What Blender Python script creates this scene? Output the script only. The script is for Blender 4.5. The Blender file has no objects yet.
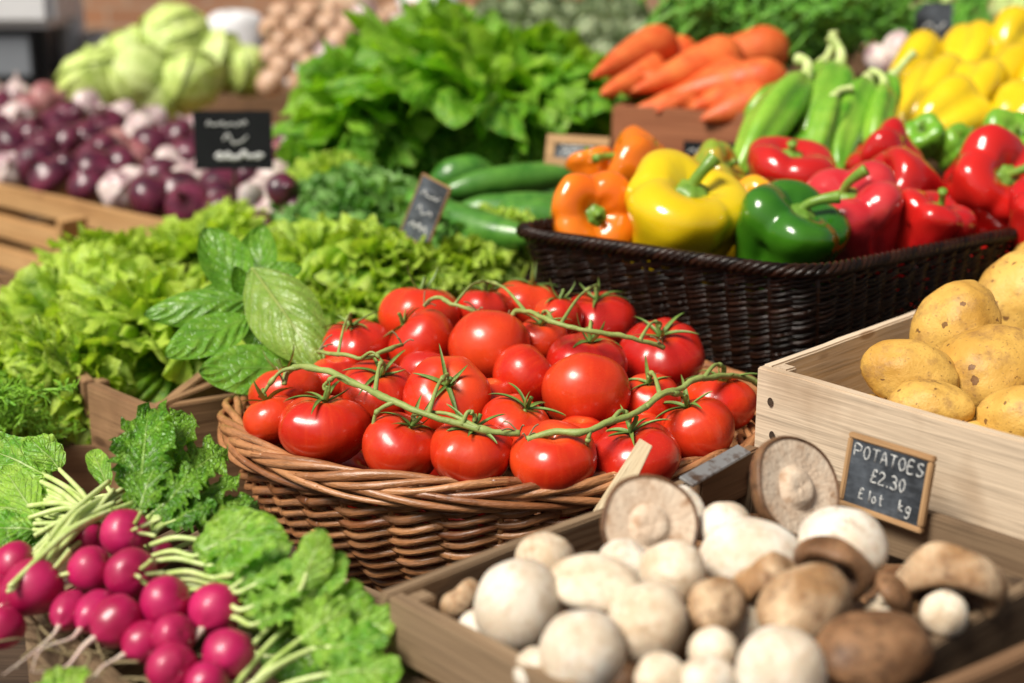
import bpy, bmesh, math, random
from mathutils import Vector, Matrix, noise as mnoise
rnd = random.Random(11)
scene = bpy.context.scene
COL = scene.collection
CZ = 1.40                      # camera height above the market floor
F_PX = 1422.0
PITCH = math.radians(15.5)
R = math.radians
V = Vector

# ------------------------------------------------------------------ survey helpers
def ray(px, py):
    u = (px-512)/F_PX; v = (341.5-py)/F_PX
    return V((u, math.cos(PITCH)+v*math.sin(PITCH), -math.sin(PITCH)+v*math.cos(PITCH)))
def P(px, py, y):
    d = ray(px, py); t = y/d.y
    return V((d.x*t, d.y*t, d.z*t+CZ))
def PZ(px, py, z):
    d = ray(px, py); t = z/d.z
    return V((d.x*t, d.y*t, z+CZ))
def PH(px, py, h):
    """where the sight line meets the pile surface z = h(x, y) (relative to eye level)"""
    d = ray(px, py); lo, hi = 0.3, 4.0
    for i in range(40):
        m = (lo+hi)/2
        if d.z*m > h(d.x*m, d.y*m): lo = m
        else: hi = m
    return V((d.x*lo, d.y*lo, d.z*lo+CZ))
def px2m(px, p):               # size in metres of something px wide at p
    return px/F_PX*(p.y*math.cos(PITCH)-(p.z-CZ)*math.sin(PITCH))

# ------------------------------------------------------------------ scene helpers
def tag(o, label=None, cat=None, group=None, kind=None):
    if label: o['label'] = label
    if cat: o['category'] = cat
    if group: o['group'] = group
    if kind: o['kind'] = kind
    return o
def empty(name, loc=(0, 0, 0), rot=None):
    o = bpy.data.objects.new(name, None); COL.objects.link(o); o.location = loc
    o.empty_display_size = 0.02
    if rot is not None: o.rotation_euler = rot
    return o
class MB:
    def __init__(s): s.v = []; s.f = []; s.uv = []; s.r = []
    def add(s, verts, faces, uvs=None, r=0.5):
        b = len(s.v); s.v += [tuple(v) for v in verts]
        s.f += [tuple(i+b for i in f) for f in faces]
        s.uv += uvs if uvs else [(0.5, 0.5)]*len(verts)
        s.r += [r]*len(verts)
    def mesh(s, name, mat, smooth=True):
        me = bpy.data.meshes.new(name); me.from_pydata(s.v, [], s.f)
        uvl = me.uv_layers.new(name='UVMap')
        at = me.attributes.new('rnd', 'FLOAT', 'POINT'); at.data.foreach_set('value', s.r)
        li = [0]*len(me.loops); me.loops.foreach_get('vertex_index', li)
        fl = []
        for i in li: fl += s.uv[i]
        uvl.data.foreach_set('uv', fl)
        if smooth: me.polygons.foreach_set('use_smooth', [True]*len(me.polygons))
        if mat: me.materials.append(mat)
        me.update(); return me
    def build(s, name, mat, parent=None, smooth=True, loc=(0, 0, 0)):
        return link(name, s.mesh(name, mat, smooth), parent, loc)
def link(name, me, parent=None, loc=(0, 0, 0), rot=None, scale=None):
    o = bpy.data.objects.new(name, me); COL.objects.link(o)
    o.parent = parent; o.location = loc
    if rot is not None: o.rotation_euler = rot
    if scale is not None: o.scale = scale
    return o
def copy_tree(o, parent=None):
    c = o.copy(); COL.objects.link(c); c.parent = parent
    for ch in list(o.children): copy_tree(ch, c)
    return c
def aim(axis, spin=0.0):
    """euler that takes local Z to axis, spun round it"""
    q = V(axis).normalized().to_track_quat('Z', 'Y')
    return (q.to_matrix() @ Matrix.Rotation(spin, 3, 'Z')).to_euler()
def frame(xax, zhint):
    x = V(xax).normalized(); z = V(zhint); z = (z-x*z.dot(x)).normalized(); y = z.cross(x)
    return Matrix((x, y, z)).transposed()

# ------------------------------------------------------------------ shapes
def grid_faces(nu, nv, closed_v=False):
    fs = []
    for i in range(nu-1):
        for j in range(nv if closed_v else nv-1):
            a = i*nv+j; b = i*nv+(j+1) % nv
            fs.append((a, b, b+nv, a+nv))
    return fs
def tube(mb, pts, rad, n=8, r=0.5, cap=True):
    pts = [V(p) for p in pts]; m = len(pts)
    if not hasattr(rad, '__len__'): rad = [rad]*m
    t0 = (pts[1]-pts[0]).normalized()
    nrm = t0.orthogonal().normalized(); vs = []; uvs = []; acc = 0
    for i, p in enumerate(pts):
        t = (pts[min(i+1, m-1)]-pts[max(i-1, 0)])
        t = t.normalized() if t.length > 1e-9 else t0
        nrm = (nrm-t*nrm.dot(t))
        nrm = nrm.normalized() if nrm.length > 1e-6 else t.orthogonal().normalized()
        bn = t.cross(nrm)
        if i: acc += (p-pts[i-1]).length
        for k in range(n):
            a = 2*math.pi*k/n
            vs.append(p+(nrm*math.cos(a)+bn*math.sin(a))*rad[i]); uvs.append((acc, k/n))
    fs = grid_faces(m, n, True)
    if cap:
        fs.append(tuple(range(n-1, -1, -1))); fs.append(tuple((m-1)*n+k for k in range(n)))
    mb.add(vs, fs, uvs, r)
def smooth_path(pts, per=6, radii=None):
    """Catmull-Rom through pts"""
    pts = [V(p) for p in pts]; out = []; ro = []
    n = len(pts)
    for i in range(n-1):
        p0 = pts[max(i-1, 0)]; p1 = pts[i]; p2 = pts[i+1]; p3 = pts[min(i+2, n-1)]
        for k in range(per):
            t = k/per
            out.append(0.5*((2*p1)+(p2-p0)*t+(2*p0-5*p1+4*p2-p3)*t*t+(3*p1-p0-3*p2+p3)*t**3))
            if radii: ro.append(radii[i]*(1-t)+radii[i+1]*t)
    out.append(pts[-1])
    if radii: ro.append(radii[-1]); return out, ro
    return out
def interp(tab, t):
    t = max(0, min(1, t))*(len(tab)-1); i = min(int(t), len(tab)-2); w = t-i
    def g(k): return V(tab[max(0, min(len(tab)-1, k))])
    p0, p1, p2, p3 = g(i-1), g(i), g(i+1), g(i+2)
    return 0.5*((2*p1)+(p2-p0)*w+(2*p0-5*p1+4*p2-p3)*w*w+(3*p1-p0-3*p2+p3)*w**3)
def lathe(mb, prof, fn=None, nt=28, na=40, r=0.5):
    """closed body of revolution from (radius, z) table, fn(t, a, rad, z) -> rad, z"""
    vs = []; uvs = []
    for i in range(nt+1):
        t = i/nt; p = interp(prof, t); rr, z = max(p[0], 0), p[1]
        for j in range(na):
            a = 2*math.pi*j/na; r2, z2 = (fn(t, a, rr, z) if fn else (rr, z))
            vs.append((r2*math.cos(a), r2*math.sin(a), z2)); uvs.append((t, j/na))
    fs = grid_faces(nt+1, na, True)
    fs.append(tuple(range(na-1, -1, -1))); fs.append(tuple(nt*na+k for k in range(na)))
    mb.add(vs, fs, uvs, r)
def board_mesh(L, W, T, mat, seed=0, bev=0.0012, warp=0.0006, name='board'):
    """sawn board: length X, width Z, thickness Y, worn edges"""
    bm = bmesh.new(); n = max(2, int(L/0.02))
    nz = max(1, int(W/0.02)); rr = random.Random(seed)
    bmesh.ops.create_cube(bm, size=1)
    bmesh.ops.scale(bm, vec=(L, T, W), verts=bm.verts)
    bmesh.ops.bevel(bm, geom=list(bm.edges), offset=min(bev, T*0.3), segments=2, affect='EDGES')
    ex = [e for e in bm.edges if abs((e.verts[0].co-e.verts[1].co).x) > L*0.8]
    bmesh.ops.subdivide_edges(bm, edges=ex, cuts=n, use_grid_fill=True)
    for v in bm.verts:
        q = v.co*22+V((seed*3.7, seed, 0))
        v.co += V((0, mnoise.noise(q*0.35)*warp*2.5, mnoise.noise(q*0.5+V((9, 0, 0)))*warp*2.5))
        v.co += mnoise.noise_vector(q*4)*warp*0.7
    me = bpy.data.meshes.new(name); bm.to_mesh(me); bm.free()
    me.polygons.foreach_set('use_smooth', [True]*len(me.polygons))
    try: me.set_sharp_from_angle(angle=R(40))
    except Exception: pass
    at = me.attributes.new('rnd', 'FLOAT', 'POINT'); at.data.foreach_set('value', [rr.random()]*len(me.vertices))
    me.materials.append(mat); return me

# ------------------------------------------------------------------ materials
class NT:
    def __init__(s, name):
        s.m = bpy.data.materials.new(name); s.m.use_nodes = True
        s.t = s.m.node_tree; s.n = s.t.nodes; s.l = s.t.links
        s.b = s.n['Principled BSDF']; s.out = s.n['Material Output']
    def node(s, typ, ins=None, **kw):
        n = s.n.new(typ)
        for k, v in kw.items(): setattr(n, k, v)
        for k, v in (ins or {}).items():
            if hasattr(v, 'is_output') or isinstance(v, bpy.types.NodeSocket): s.l.new(v, n.inputs[k])
            else: n.inputs[k].default_value = v
        return n
    def obj(s, sc=(1, 1, 1)):
        tc = s.node('ShaderNodeTexCoord')
        oi = s.node('ShaderNodeObjectInfo')
        off = s.node('ShaderNodeMath', {0: oi.outputs['Random'], 1: 37.0}, operation='MULTIPLY')
        ad = s.node('ShaderNodeVectorMath', {0: tc.outputs['Object'], 1: off.outputs[0]}, operation='ADD')
        mp = s.node('ShaderNodeMapping', {'Vector': ad.outputs[0], 'Scale': sc})
        return mp.outputs[0]
    def raw(s): return s.node('ShaderNodeTexCoord').outputs['Object']
    def uv(s): return s.node('ShaderNodeTexCoord').outputs['UV']
    def rnd(s): return s.node('ShaderNodeAttribute', attribute_name='rnd').outputs['Fac']
    def orand(s): return s.node('ShaderNodeObjectInfo').outputs['Random']
    def noise(s, vec, scale, detail=3, rough=0.55, dist=0.0):
        return s.node('ShaderNodeTexNoise', {'Vector': vec, 'Scale': scale, 'Detail': detail, 'Roughness': rough, 'Distortion': dist}).outputs['Fac']
    def voro(s, vec, scale, feature='F1', rand=1.0):
        return s.node('ShaderNodeTexVoronoi', {'Vector': vec, 'Scale': scale, 'Randomness': rand}, feature=feature).outputs['Distance']
    def ramp(s, fac, stops, interp='LINEAR'):
        n = s.node('ShaderNodeValToRGB', {'Fac': fac}); n.color_ramp.interpolation = interp
        e = n.color_ramp.elements
        while len(e) < len(stops): e.new(0.5)
        for i, (p, c) in enumerate(stops):
            e[i].position = p; e[i].color = (c, c, c, 1) if not hasattr(c, '__len__') else (c[0], c[1], c[2], 1)
        return n.outputs['Color']
    def mix(s, fac, a, b, mode='MIX'):
        n = s.node('ShaderNodeMix', data_type='RGBA', blend_type=mode)
        def put(i, v):
            if isinstance(v, bpy.types.NodeSocket): s.l.new(v, n.inputs[i])
            elif hasattr(v, '__len__'): n.inputs[i].default_value = (v[0], v[1], v[2], 1)
            else: n.inputs[i].default_value = v
        put(0, fac); put(6, a); put(7, b); return n.outputs[2]
    def math(s, op, a, b=0.0, c=None, clamp=False):
        d = {0: a, 1: b}
        if c is not None: d[2] = c
        return s.node('ShaderNodeMath', d, operation=op, use_clamp=clamp).outputs[0]
    def mr(s, v, a, b, c=0.0, d=1.0):
        return s.node('ShaderNodeMapRange', {0: v, 1: a, 2: b, 3: c, 4: d}).outputs[0]
    def bump(s, h, dist=0.001, strength=1.0, prev=None):
        d = {'Height': h, 'Distance': dist, 'Strength': strength}
        if prev is not None: d['Normal'] = prev
        return s.node('ShaderNodeBump', d).outputs[0]
    def sep(s, v): return s.node('ShaderNodeSeparateXYZ', {0: v}).outputs
    def set(s, col=None, rough=None, normal=None, **kw):
        def put(k, v):
            i = s.b.inputs[k]
            if isinstance(v, bpy.types.NodeSocket): s.l.new(v, i)
            elif k.endswith('Color') or k.endswith('Tint') or k == 'Subsurface Radius':
                i.default_value = (*v, 1) if len(v) == 3 and k != 'Subsurface Radius' else v
            else: i.default_value = v
        if col is not None: put('Base Color', col)
        if rough is not None: put('Roughness', rough)
        if normal is not None: put('Normal', normal)
        for k, v in kw.items(): put(k.replace('_', ' '), v)
        return s.m

def wood(name, light, dark, aged=0.0, rough=0.75, stain=(0.05, 0.03, 0.02), knots=True, sc=1.0):
    t = NT(name); o = t.obj()
    st = t.node('ShaderNodeMapping', {'Vector': o, 'Scale': (3*sc, 60*sc, 60*sc)}).outputs[0]
    st2 = t.node('ShaderNodeMapping', {'Vector': o, 'Scale': (9*sc, 300*sc, 300*sc)}).outputs[0]
    g = t.noise(st, 1.0, 4, 0.6, 0.6); g2 = t.noise(st2, 1.0, 2, 0.6)
    big = t.noise(o, 14, 3)
    c = t.mix(t.mr(g, 0.3, 0.72), dark, light)
    c = t.mix(t.math('MULTIPLY', t.mr(g2, 0.52, 0.7), 0.45), c, [x*0.45 for x in dark])
    c = t.mix(t.math('MULTIPLY', t.mr(big, 0.55, 0.75), 0.25+aged), c, stain)
    c = t.mix(0.5, c, t.mix(t.rnd(), [0.62]*3, [1.0]*3), 'MULTIPLY')
    h = t.math('ADD', t.math('MULTIPLY', g, 0.6), t.math('MULTIPLY', g2, 0.6))
    if knots:
        vv = t.node('ShaderNodeMapping', {'Vector': o, 'Scale': (12, 34, 34)}).outputs[0]
        k = t.voro(vv, 1.0)
        c = t.mix(t.mr(k, 0.10, 0.16, 0.75, 0.0), c, stain)
    return t.set(c, rough, t.bump(h, 0.0012, 0.9), Specular_IOR_Level=0.3)

def leafmat(name, dark, mid, light, vein, cw=0.3, trans=0.3, rough=0.42, side=9.0, veinw=0.35, cr=220, crd=0.0012, edge=None, vmix=0.6, coat=0.0):
    t = NT(name); uv = t.uv(); s = t.sep(uv); u, v = s[0], s[1]
    o = t.obj()
    n1 = t.noise(o, 30, 3); n2 = t.noise(o, 110, 3)
    c = t.mix(t.mr(n1, 0.35, 0.65), dark, mid)
    c = t.mix(t.math('MULTIPLY', t.mr(n2, 0.45, 0.75), 0.7), c, light)
    c = t.mix(t.math('MULTIPLY', t.math('SUBTRACT', t.rnd(), 0.3, clamp=True), 1.0), c, light)
    # mid rib and side veins from the leaf's own coordinates
    av = t.math('ABSOLUTE', t.math('SUBTRACT', v, 0.5))
    wv = t.noise(o, 60, 2)
    ph = t.math('SUBTRACT', t.math('MULTIPLY', u, side), t.math('MULTIPLY', av, side*0.8))
    ph = t.math('ADD', ph, t.math('MULTIPLY', wv, 0.7))
    fr = t.math('ABSOLUTE', t.math('SUBTRACT', t.math('FRACT', ph), 0.5))
    sv = t.mr(fr, 0.0, 0.09, 1.0, 0.0)
    mrw = t.math('MULTIPLY', t.math('SUBTRACT', 1.15, u), 0.035)
    mrb = t.math('SUBTRACT', 1.0, t.math('DIVIDE', av, mrw), clamp=True)
    mrb = t.math('MULTIPLY', mrb, 3.0, clamp=True)
    cell = t.voro(o, cr, 'DISTANCE_TO_EDGE'); ce = t.mr(cell, 0.0, 0.12, 1.0, 0.0)
    vm = t.math('MAXIMUM', t.math('MULTIPLY', sv, veinw), mrb)
    vm = t.math('MAXIMUM', vm, t.math('MULTIPLY', ce, 0.25))
    c = t.mix(t.math('MULTIPLY', vm, vmix), c, vein)
    if edge:
        c = t.mix(t.mr(u, 0.75, 1.0, 0.0, 0.7), c, edge)
        c = t.mix(t.mr(u, 0.0, 0.35, 0.9, 0.0), c, vein)
    h = t.math('SUBTRACT', t.math('MULTIPLY', n2, 0.8), t.math('MULTIPLY', vm, 0.9))
    h = t.math('ADD', h, t.math('MULTIPLY', t.mr(cell, 0, 0.4), cw))
    bp = t.bump(h, crd, 0.9)
    t.set(c, rough, bp, Specular_IOR_Level=0.5, Coat_Weight=coat, Coat_Roughness=0.2)
    tr = t.node('ShaderNodeBsdfTranslucent', {'Color': t.mix(1.0, c, (1.25, 1.3, 0.5), 'MULTIPLY'), 'Normal': bp})
    mx = t.node('ShaderNodeMixShader', {0: trans, 1: t.b.outputs[0], 2: tr.outputs[0]})
    t.l.new(mx.outputs[0], t.out.inputs[0]); return t.m

def stalkmat(name, a, b, trans=0.15, rough=0.4):
    t = NT(name); o = t.obj((1, 1, 1)); n = t.noise(o, 70, 3)
    c = t.mix(t.mr(n, 0.3, 0.7), a, b)
    c = t.mix(t.math('MULTIPLY', t.rnd(), 0.6), c, b)
    return t.set(c, rough, t.bump(t.noise(o, 500, 2), 0.0004), Subsurface_Weight=trans, Subsurface_Scale=0.003, Subsurface_Radius=(1, 1, 0.4))

def skin(name, base, alt, rough=0.16, speck=None, coat=0.6, sss=0.08, zg=None, bumpd=0.0002, ns=14, nb=60, rad=(1, 0.3, 0.1)):
    t = NT(name); o = t.obj(); n = t.noise(o, ns, 3)
    c = t.mix(t.mr(n, 0.35, 0.7), base, alt)
    c = t.mix(0.35, c, t.mix(t.orand(), [0.65]*3, [1.05]*3), 'MULTIPLY')
    if zg:   # (colour, radius) blotch round the stalk end, in object space along +Z
        z = t.sep(t.raw()); r2 = t.math('SQRT', t.math('ADD', t.math('MULTIPLY', z[0], z[0]), t.math('MULTIPLY', z[1], z[1])))
        up = t.mr(z[2], 0.0, zg[1]*0.8, 0.0, 1.0)
        g = t.math('MULTIPLY', t.mr(t.math('ADD', r2, t.math('MULTIPLY', t.noise(o, 60, 2), zg[1]*0.5)), zg[1]*0.25, zg[1]*1.3, 1.0, 0.0), up)
        c = t.mix(t.math('MULTIPLY', g, 0.8), c, zg[0])
    if name.startswith('tomato'):
        st = t.node('ShaderNodeMapping', {'Vector': t.uv(), 'Scale': (2.5, 26, 1)}).outputs[0]
        c = t.mix(t.mr(t.noise(st, 1.0, 3), 0.5, 0.72, 0, 0.4), c, alt)
        c = t.mix(t.mr(t.voro(o, 420), 0.06, 0.14, 0.35, 0.0), c, (0.85, 0.25, 0.06))
    if speck:
        vs = t.voro(o, speck[1]); c = t.mix(t.mr(vs, 0.05, 0.16, speck[2], 0.0), c, speck[0])
    h = t.noise(o, nb, 2)
    rr = t.mr(t.noise(o, 40, 3), 0.3, 0.75, rough*0.9, rough*2.0)
    return t.set(c, rr, t.bump(h, bumpd*6, 0.5), Coat_Weight=coat*0.6, Coat_Roughness=0.14, Subsurface_Weight=sss, Subsurface_Scale=0.01, Subsurface_Radius=rad, Specular_IOR_Level=0.5)

M = {}
M['tomato'] = skin('tomato_skin', (0.60, 0.018, 0.006), (0.78, 0.065, 0.012), 0.21, zg=((0.80, 0.16, 0.03), 0.016), coat=0.5, sss=0.06)
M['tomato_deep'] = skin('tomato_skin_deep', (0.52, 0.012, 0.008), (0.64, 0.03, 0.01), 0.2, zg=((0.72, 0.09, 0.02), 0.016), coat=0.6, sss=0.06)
M['vine'] = stalkmat('vine_green', (0.16, 0.24, 0.05), (0.34, 0.40, 0.12), 0.1, 0.55)
M['sepal'] = stalkmat('sepal_green', (0.07, 0.15, 0.025), (0.20, 0.30, 0.06), 0.1, 0.5)
M['dry'] = stalkmat('dried_tip', (0.18, 0.13, 0.07), (0.30, 0.24, 0.12), 0.0, 0.8)
M['pep_red'] = skin('pepper_red', (0.50, 0.008, 0.010), (0.62, 0.02, 0.012), 0.12, coat=1.0, sss=0.05)
M['pep_pink'] = skin('pepper_rosy', (0.52, 0.012, 0.022), (0.66, 0.06, 0.06), 0.14, coat=0.9, sss=0.05, ns=25)
M['pep_orange'] = skin('pepper_orange', (0.85, 0.16, 0.006), (0.92, 0.26, 0.012), 0.12, coat=1.0, sss=0.06)
M['pep_yellow'] = skin('pepper_yellow', (0.76, 0.50, 0.006), (0.82, 0.60, 0.012), 0.12, coat=1.0, sss=0.06)
M['pep_amber'] = skin('pepper_amber', (0.9, 0.36, 0.012), (0.9, 0.5, 0.02), 0.12, coat=1.0)
M['pep_green'] = skin('pepper_green', (0.022, 0.13, 0.006), (0.07, 0.24, 0.012), 0.12, coat=1.0, sss=0.03, rad=(0.4, 1, 0.1))
M['pep_mottled'] = skin('pepper_mottled', (0.25, 0.36, 0.03), (0.80, 0.38, 0.04), 0.14, coat=0.9, ns=30)
M['pep_lime'] = skin('pepper_lime', (0.10, 0.32, 0.015), (0.28, 0.50, 0.05), 0.2, coat=0.6, sss=0.05, ns=16, rad=(0.4, 1, 0.1))
M['pep_stem'] = stalkmat('pepper_stem', (0.07, 0.19, 0.015), (0.22, 0.36, 0.05), 0.1, 0.35)
M['cucumber'] = skin('cucumber_skin', (0.035, 0.16, 0.015), (0.12, 0.32, 0.04), 0.25, coat=0.5, sss=0.02, ns=30, nb=160)
M['carrot'] = skin('carrot_skin', (0.70, 0.10, 0.02), (0.80, 0.19, 0.035), 0.4, coat=0.1, ns=40, nb=120)
M['radish'] = skin('radish_skin', (0.34, 0.004, 0.055), (0.54, 0.014, 0.12), 0.30, coat=0.4, sss=0.06, ns=30, rad=(1, 0.2, 0.4))
M['rad_root'] = stalkmat('radish_root', (0.66, 0.42, 0.40), (0.75, 0.66, 0.52), 0.1, 0.5)
M['rad_stalk'] = stalkmat('radish_stalk', (0.36, 0.52, 0.09), (0.66, 0.74, 0.34), 0.2, 0.35)
M['onion'] = skin('onion_red', (0.045, 0.006, 0.020), (0.19, 0.025, 0.062), 0.25, coat=0.4, ns=45)
M['onion_pale'] = skin('onion_pale', (0.40, 0.24, 0.27), (0.86, 0.76, 0.70), 0.3, coat=0.3, ns=40)
M['onion_rose'] = skin('onion_rose', (0.26, 0.06, 0.08), (0.60, 0.32, 0.28), 0.3, coat=0.3, ns=45)
M['onion_brown'] = skin('onion_brown', (0.50, 0.28, 0.16), (0.72, 0.50, 0.36), 0.4, coat=0.2, ns=40)
M['cabbage'] = leafmat('cabbage_leaf', (0.46, 0.64, 0.09), (0.66, 0.80, 0.20), (0.84, 0.92, 0.48), (0.80, 0.86, 0.5), trans=0.1, side=6, cr=90)
M['artichoke'] = skin('artichoke_bract', (0.20, 0.27, 0.12), (0.50, 0.56, 0.34), 0.5, coat=0.0, ns=30)

# potato
t = NT('potato_skin'); o = t.obj(); n = t.noise(o, 18, 4); n2 = t.noise(o, 55, 5, 0.65)
c = t.mix(t.mr(n, 0.3, 0.7), (0.50, 0.26, 0.045), (0.74, 0.46, 0.11))
c = t.mix(t.mr(n2, 0.50, 0.68, 0, 0.6), c, (0.26, 0.13, 0.05))
w = t.node('ShaderNodeVectorMath', {0: o, 1: t.node('ShaderNodeTexNoise', {'Vector': o, 'Scale': 40.0}).outputs['Color']}, operation='ADD').outputs[0]
wo = t.node('ShaderNodeVectorMath', {0: o, 1: t.node('ShaderNodeVectorMath', {0: t.node('ShaderNodeTexNoise', {'Vector': o, 'Scale': 180.0}).outputs['Color'], 1: (0.008, 0.008, 0.008)}, operation='MULTIPLY').outputs[0]}, operation='ADD').outputs[0]
sp = t.voro(wo, 85); sp2 = t.voro(wo, 230); sel = t.noise(o, 45, 2)
thr = t.mr(sel, 0.42, 0.66, 0.02, 0.30)
spot = t.math('LESS_THAN', sp, thr); spot2 = t.math('LESS_THAN', sp2, 0.2)
c = t.mix(t.math('MULTIPLY', spot, 0.8), c, (0.12, 0.045, 0.02))
c = t.mix(t.math('MULTIPLY', spot2, 0.45), c, (0.24, 0.12, 0.05))
h = t.math('SUBTRACT', t.math('MULTIPLY', n2, 0.5), t.math('MULTIPLY', spot, 0.6))
h = t.math('ADD', h, t.math('MULTIPLY', t.noise(o, 300, 3), 0.35))
M['potato'] = t.set(c, 0.5, t.bump(h, 0.0018, 0.7), Specular_IOR_Level=0.35)

def mush(name, base, alt, spot, amt, rough=0.7):
    t = NT(name); o = t.obj(); n = t.noise(o, 26, 4, 0.6); n2 = t.noise(o, 90, 4, 0.7)
    c = t.mix(t.mr(n, 0.38, 0.62), base, alt)
    c = t.mix(t.mr(n2, 0.52, 0.68, 0, amt), c, spot)
    c = t.mix(t.mr(t.noise(o, 48, 4, 0.7), 0.54, 0.66, 0, amt*0.7), c, spot)
    c = t.mix(t.mr(t.sep(t.uv())[0], 0.5, 0.95, 0, 0.5), c, spot)  # occlusion shade painted in: cap colour darkens towards the margin
    st = t.node('ShaderNodeMapping', {'Vector': t.uv(), 'Scale': (3, 70, 1)}).outputs[0]
    fib = t.noise(st, 1.5, 3)
    c = t.mix(t.math('MULTIPLY', t.mr(fib, 0.5, 0.75), amt*0.5), c, spot)
    h = t.math('ADD', t.math('MULTIPLY', n2, 0.5), t.math('MULTIPLY', t.noise(o, 420, 3), 0.35))
    return t.set(c, rough, t.bump(h, 0.0011, 0.8), Subsurface_Weight=0.12, Subsurface_Scale=0.004, Specular_IOR_Level=0.3)
M['mush_white'] = mush('mushroom_white', (0.66, 0.55, 0.42), (0.84, 0.79, 0.70), (0.44, 0.28, 0.16), 0.5)
M['mush_cream'] = mush('mushroom_cream', (0.62, 0.48, 0.33), (0.84, 0.74, 0.59), (0.36, 0.21, 0.11), 0.55)
M['mush_tan'] = mush('mushroom_tan', (0.36, 0.20, 0.09), (0.70, 0.52, 0.34), (0.16, 0.08, 0.04), 0.8)
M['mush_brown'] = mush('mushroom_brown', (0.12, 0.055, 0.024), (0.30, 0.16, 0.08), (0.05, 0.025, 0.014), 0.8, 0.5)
t = NT('mushroom_gills'); s = t.sep(t.uv())
vx = t.node('ShaderNodeCombineXYZ', {0: t.math('MULTIPLY', s[0], 1.5), 1: t.math('MULTIPLY', s[1], 150.0)}).outputs[0]
g = t.noise(vx, 1.0, 2); o = t.obj(); n = t.noise(o, 70, 4)
c = t.mix(t.mr(g, 0.35, 0.65), (0.13, 0.07, 0.04), (0.38, 0.24, 0.16)); 
M['gills'] = t.set(c, 0.8, t.bump(g, 0.002, 1.0))
t = NT('mushroom_flesh'); o = t.obj(); n = t.noise(o, 60, 4, 0.65)
c = t.mix(t.mr(n, 0.35, 0.6), (0.76, 0.63, 0.49), (0.62, 0.46, 0.33))
c = t.mix(t.mr(n, 0.54, 0.66, 0, 0.75), c, (0.34, 0.18, 0.09))
gs = t.sep(t.uv()); gx = t.node('ShaderNodeCombineXYZ', {0: t.math('MULTIPLY', gs[0], 2.0), 1: t.math('MULTIPLY', gs[1], 90.0)}).outputs[0]
c = t.mix(t.math('MULTIPLY', t.mr(t.noise(gx, 1.0, 2), 0.42, 0.62), 0.35), c, (0.38, 0.24, 0.15))
c = t.mix(t.mr(gs[0], 0.0, 0.12, 0.6, 0.0), c, (0.25, 0.13, 0.07))
M['flesh'] = t.set(c, 0.75, t.bump(t.math('ADD', n, t.noise(o, 350, 3)), 0.0012, 0.8))

M['wood_pale'] = wood('wood_pale', (0.80, 0.64, 0.47), (0.73, 0.57, 0.41), 0.35, stain=(0.36, 0.22, 0.12))
M['wood_grey'] = wood('wood_grey', (0.36, 0.25, 0.15), (0.17, 0.105, 0.06), 0.3, stain=(0.07, 0.045, 0.03))
M['wood_pine'] = wood('wood_pine', (0.66, 0.40, 0.18), (0.52, 0.28, 0.11), 0.05, stain=(0.30, 0.15, 0.06))
M['wood_brown'] = wood('wood_brown', (0.30, 0.17, 0.09), (0.15, 0.08, 0.04), 0.25, stain=(0.05, 0.03, 0.02))
M['wood_bark'] = wood('wood_bark', (0.46, 0.27, 0.14), (0.26, 0.14, 0.07), 0.25, stain=(0.10, 0.05, 0.025))
M['wood_dark'] = wood('wood_dark', (0.09, 0.055, 0.035), (0.045, 0.028, 0.018), 0.2, stain=(0.02, 0.012, 0.01))
M['wood_terra'] = wood('wood_terra', (0.42, 0.16, 0.075), (0.32, 0.11, 0.05), 0.05, stain=(0.2, 0.07, 0.04), knots=False)
M['wood_frame'] = wood('wood_frame', (0.58, 0.36, 0.18), (0.40, 0.22, 0.10), 0.15, stain=(0.16, 0.08, 0.04), knots=False, sc=2.0)
M['splint'] = wood('wood_splint', (0.80, 0.66, 0.44), (0.62, 0.46, 0.27), 0.0, stain=(0.45, 0.3, 0.16), knots=False, sc=1.6)

def wicker(name, a, b, dk, rough, coat, spread=1.0):
    t = NT(name); uv = t.uv(); o = t.obj()
    st = t.node('ShaderNodeMapping', {'Vector': uv, 'Scale': (60, 6, 1)}).outputs[0]
    g = t.noise(st, 1.0, 3); n = t.noise(o, 35, 3)
    c = t.mix(t.mr(t.math('ADD', t.math('MULTIPLY', t.rnd(), spread), t.math('MULTIPLY', n, 0.8)), 0.3, 1.3), a, b)
    c = t.mix(t.mr(g, 0.5, 0.75, 0, 0.6), c, dk)
    c = t.mix(t.mr(t.noise(o, 120, 3), 0.6, 0.75, 0, 0.5), c, dk)
    fine = t.noise(t.node('ShaderNodeMapping', {'Vector': uv, 'Scale': (200, 14, 1)}).outputs[0], 1.0, 3)
    return t.set(c, rough, t.bump(t.math('ADD', g, fine), 0.0009, 0.8), Specular_IOR_Level=0.2 if 'dark' in name else 0.5, Coat_Weight=coat, Coat_Roughness=0.25)
M['wicker'] = wicker('wicker_brown', (0.20, 0.062, 0.02), (0.52, 0.24, 0.10), (0.05, 0.02, 0.008), 0.38, 0.35)
M['wicker_dark'] = wicker('wicker_dark', (0.005, 0.003, 0.002), (0.028, 0.010, 0.005), (0.003, 0.002, 0.002), 0.24, 0.22)

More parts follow.
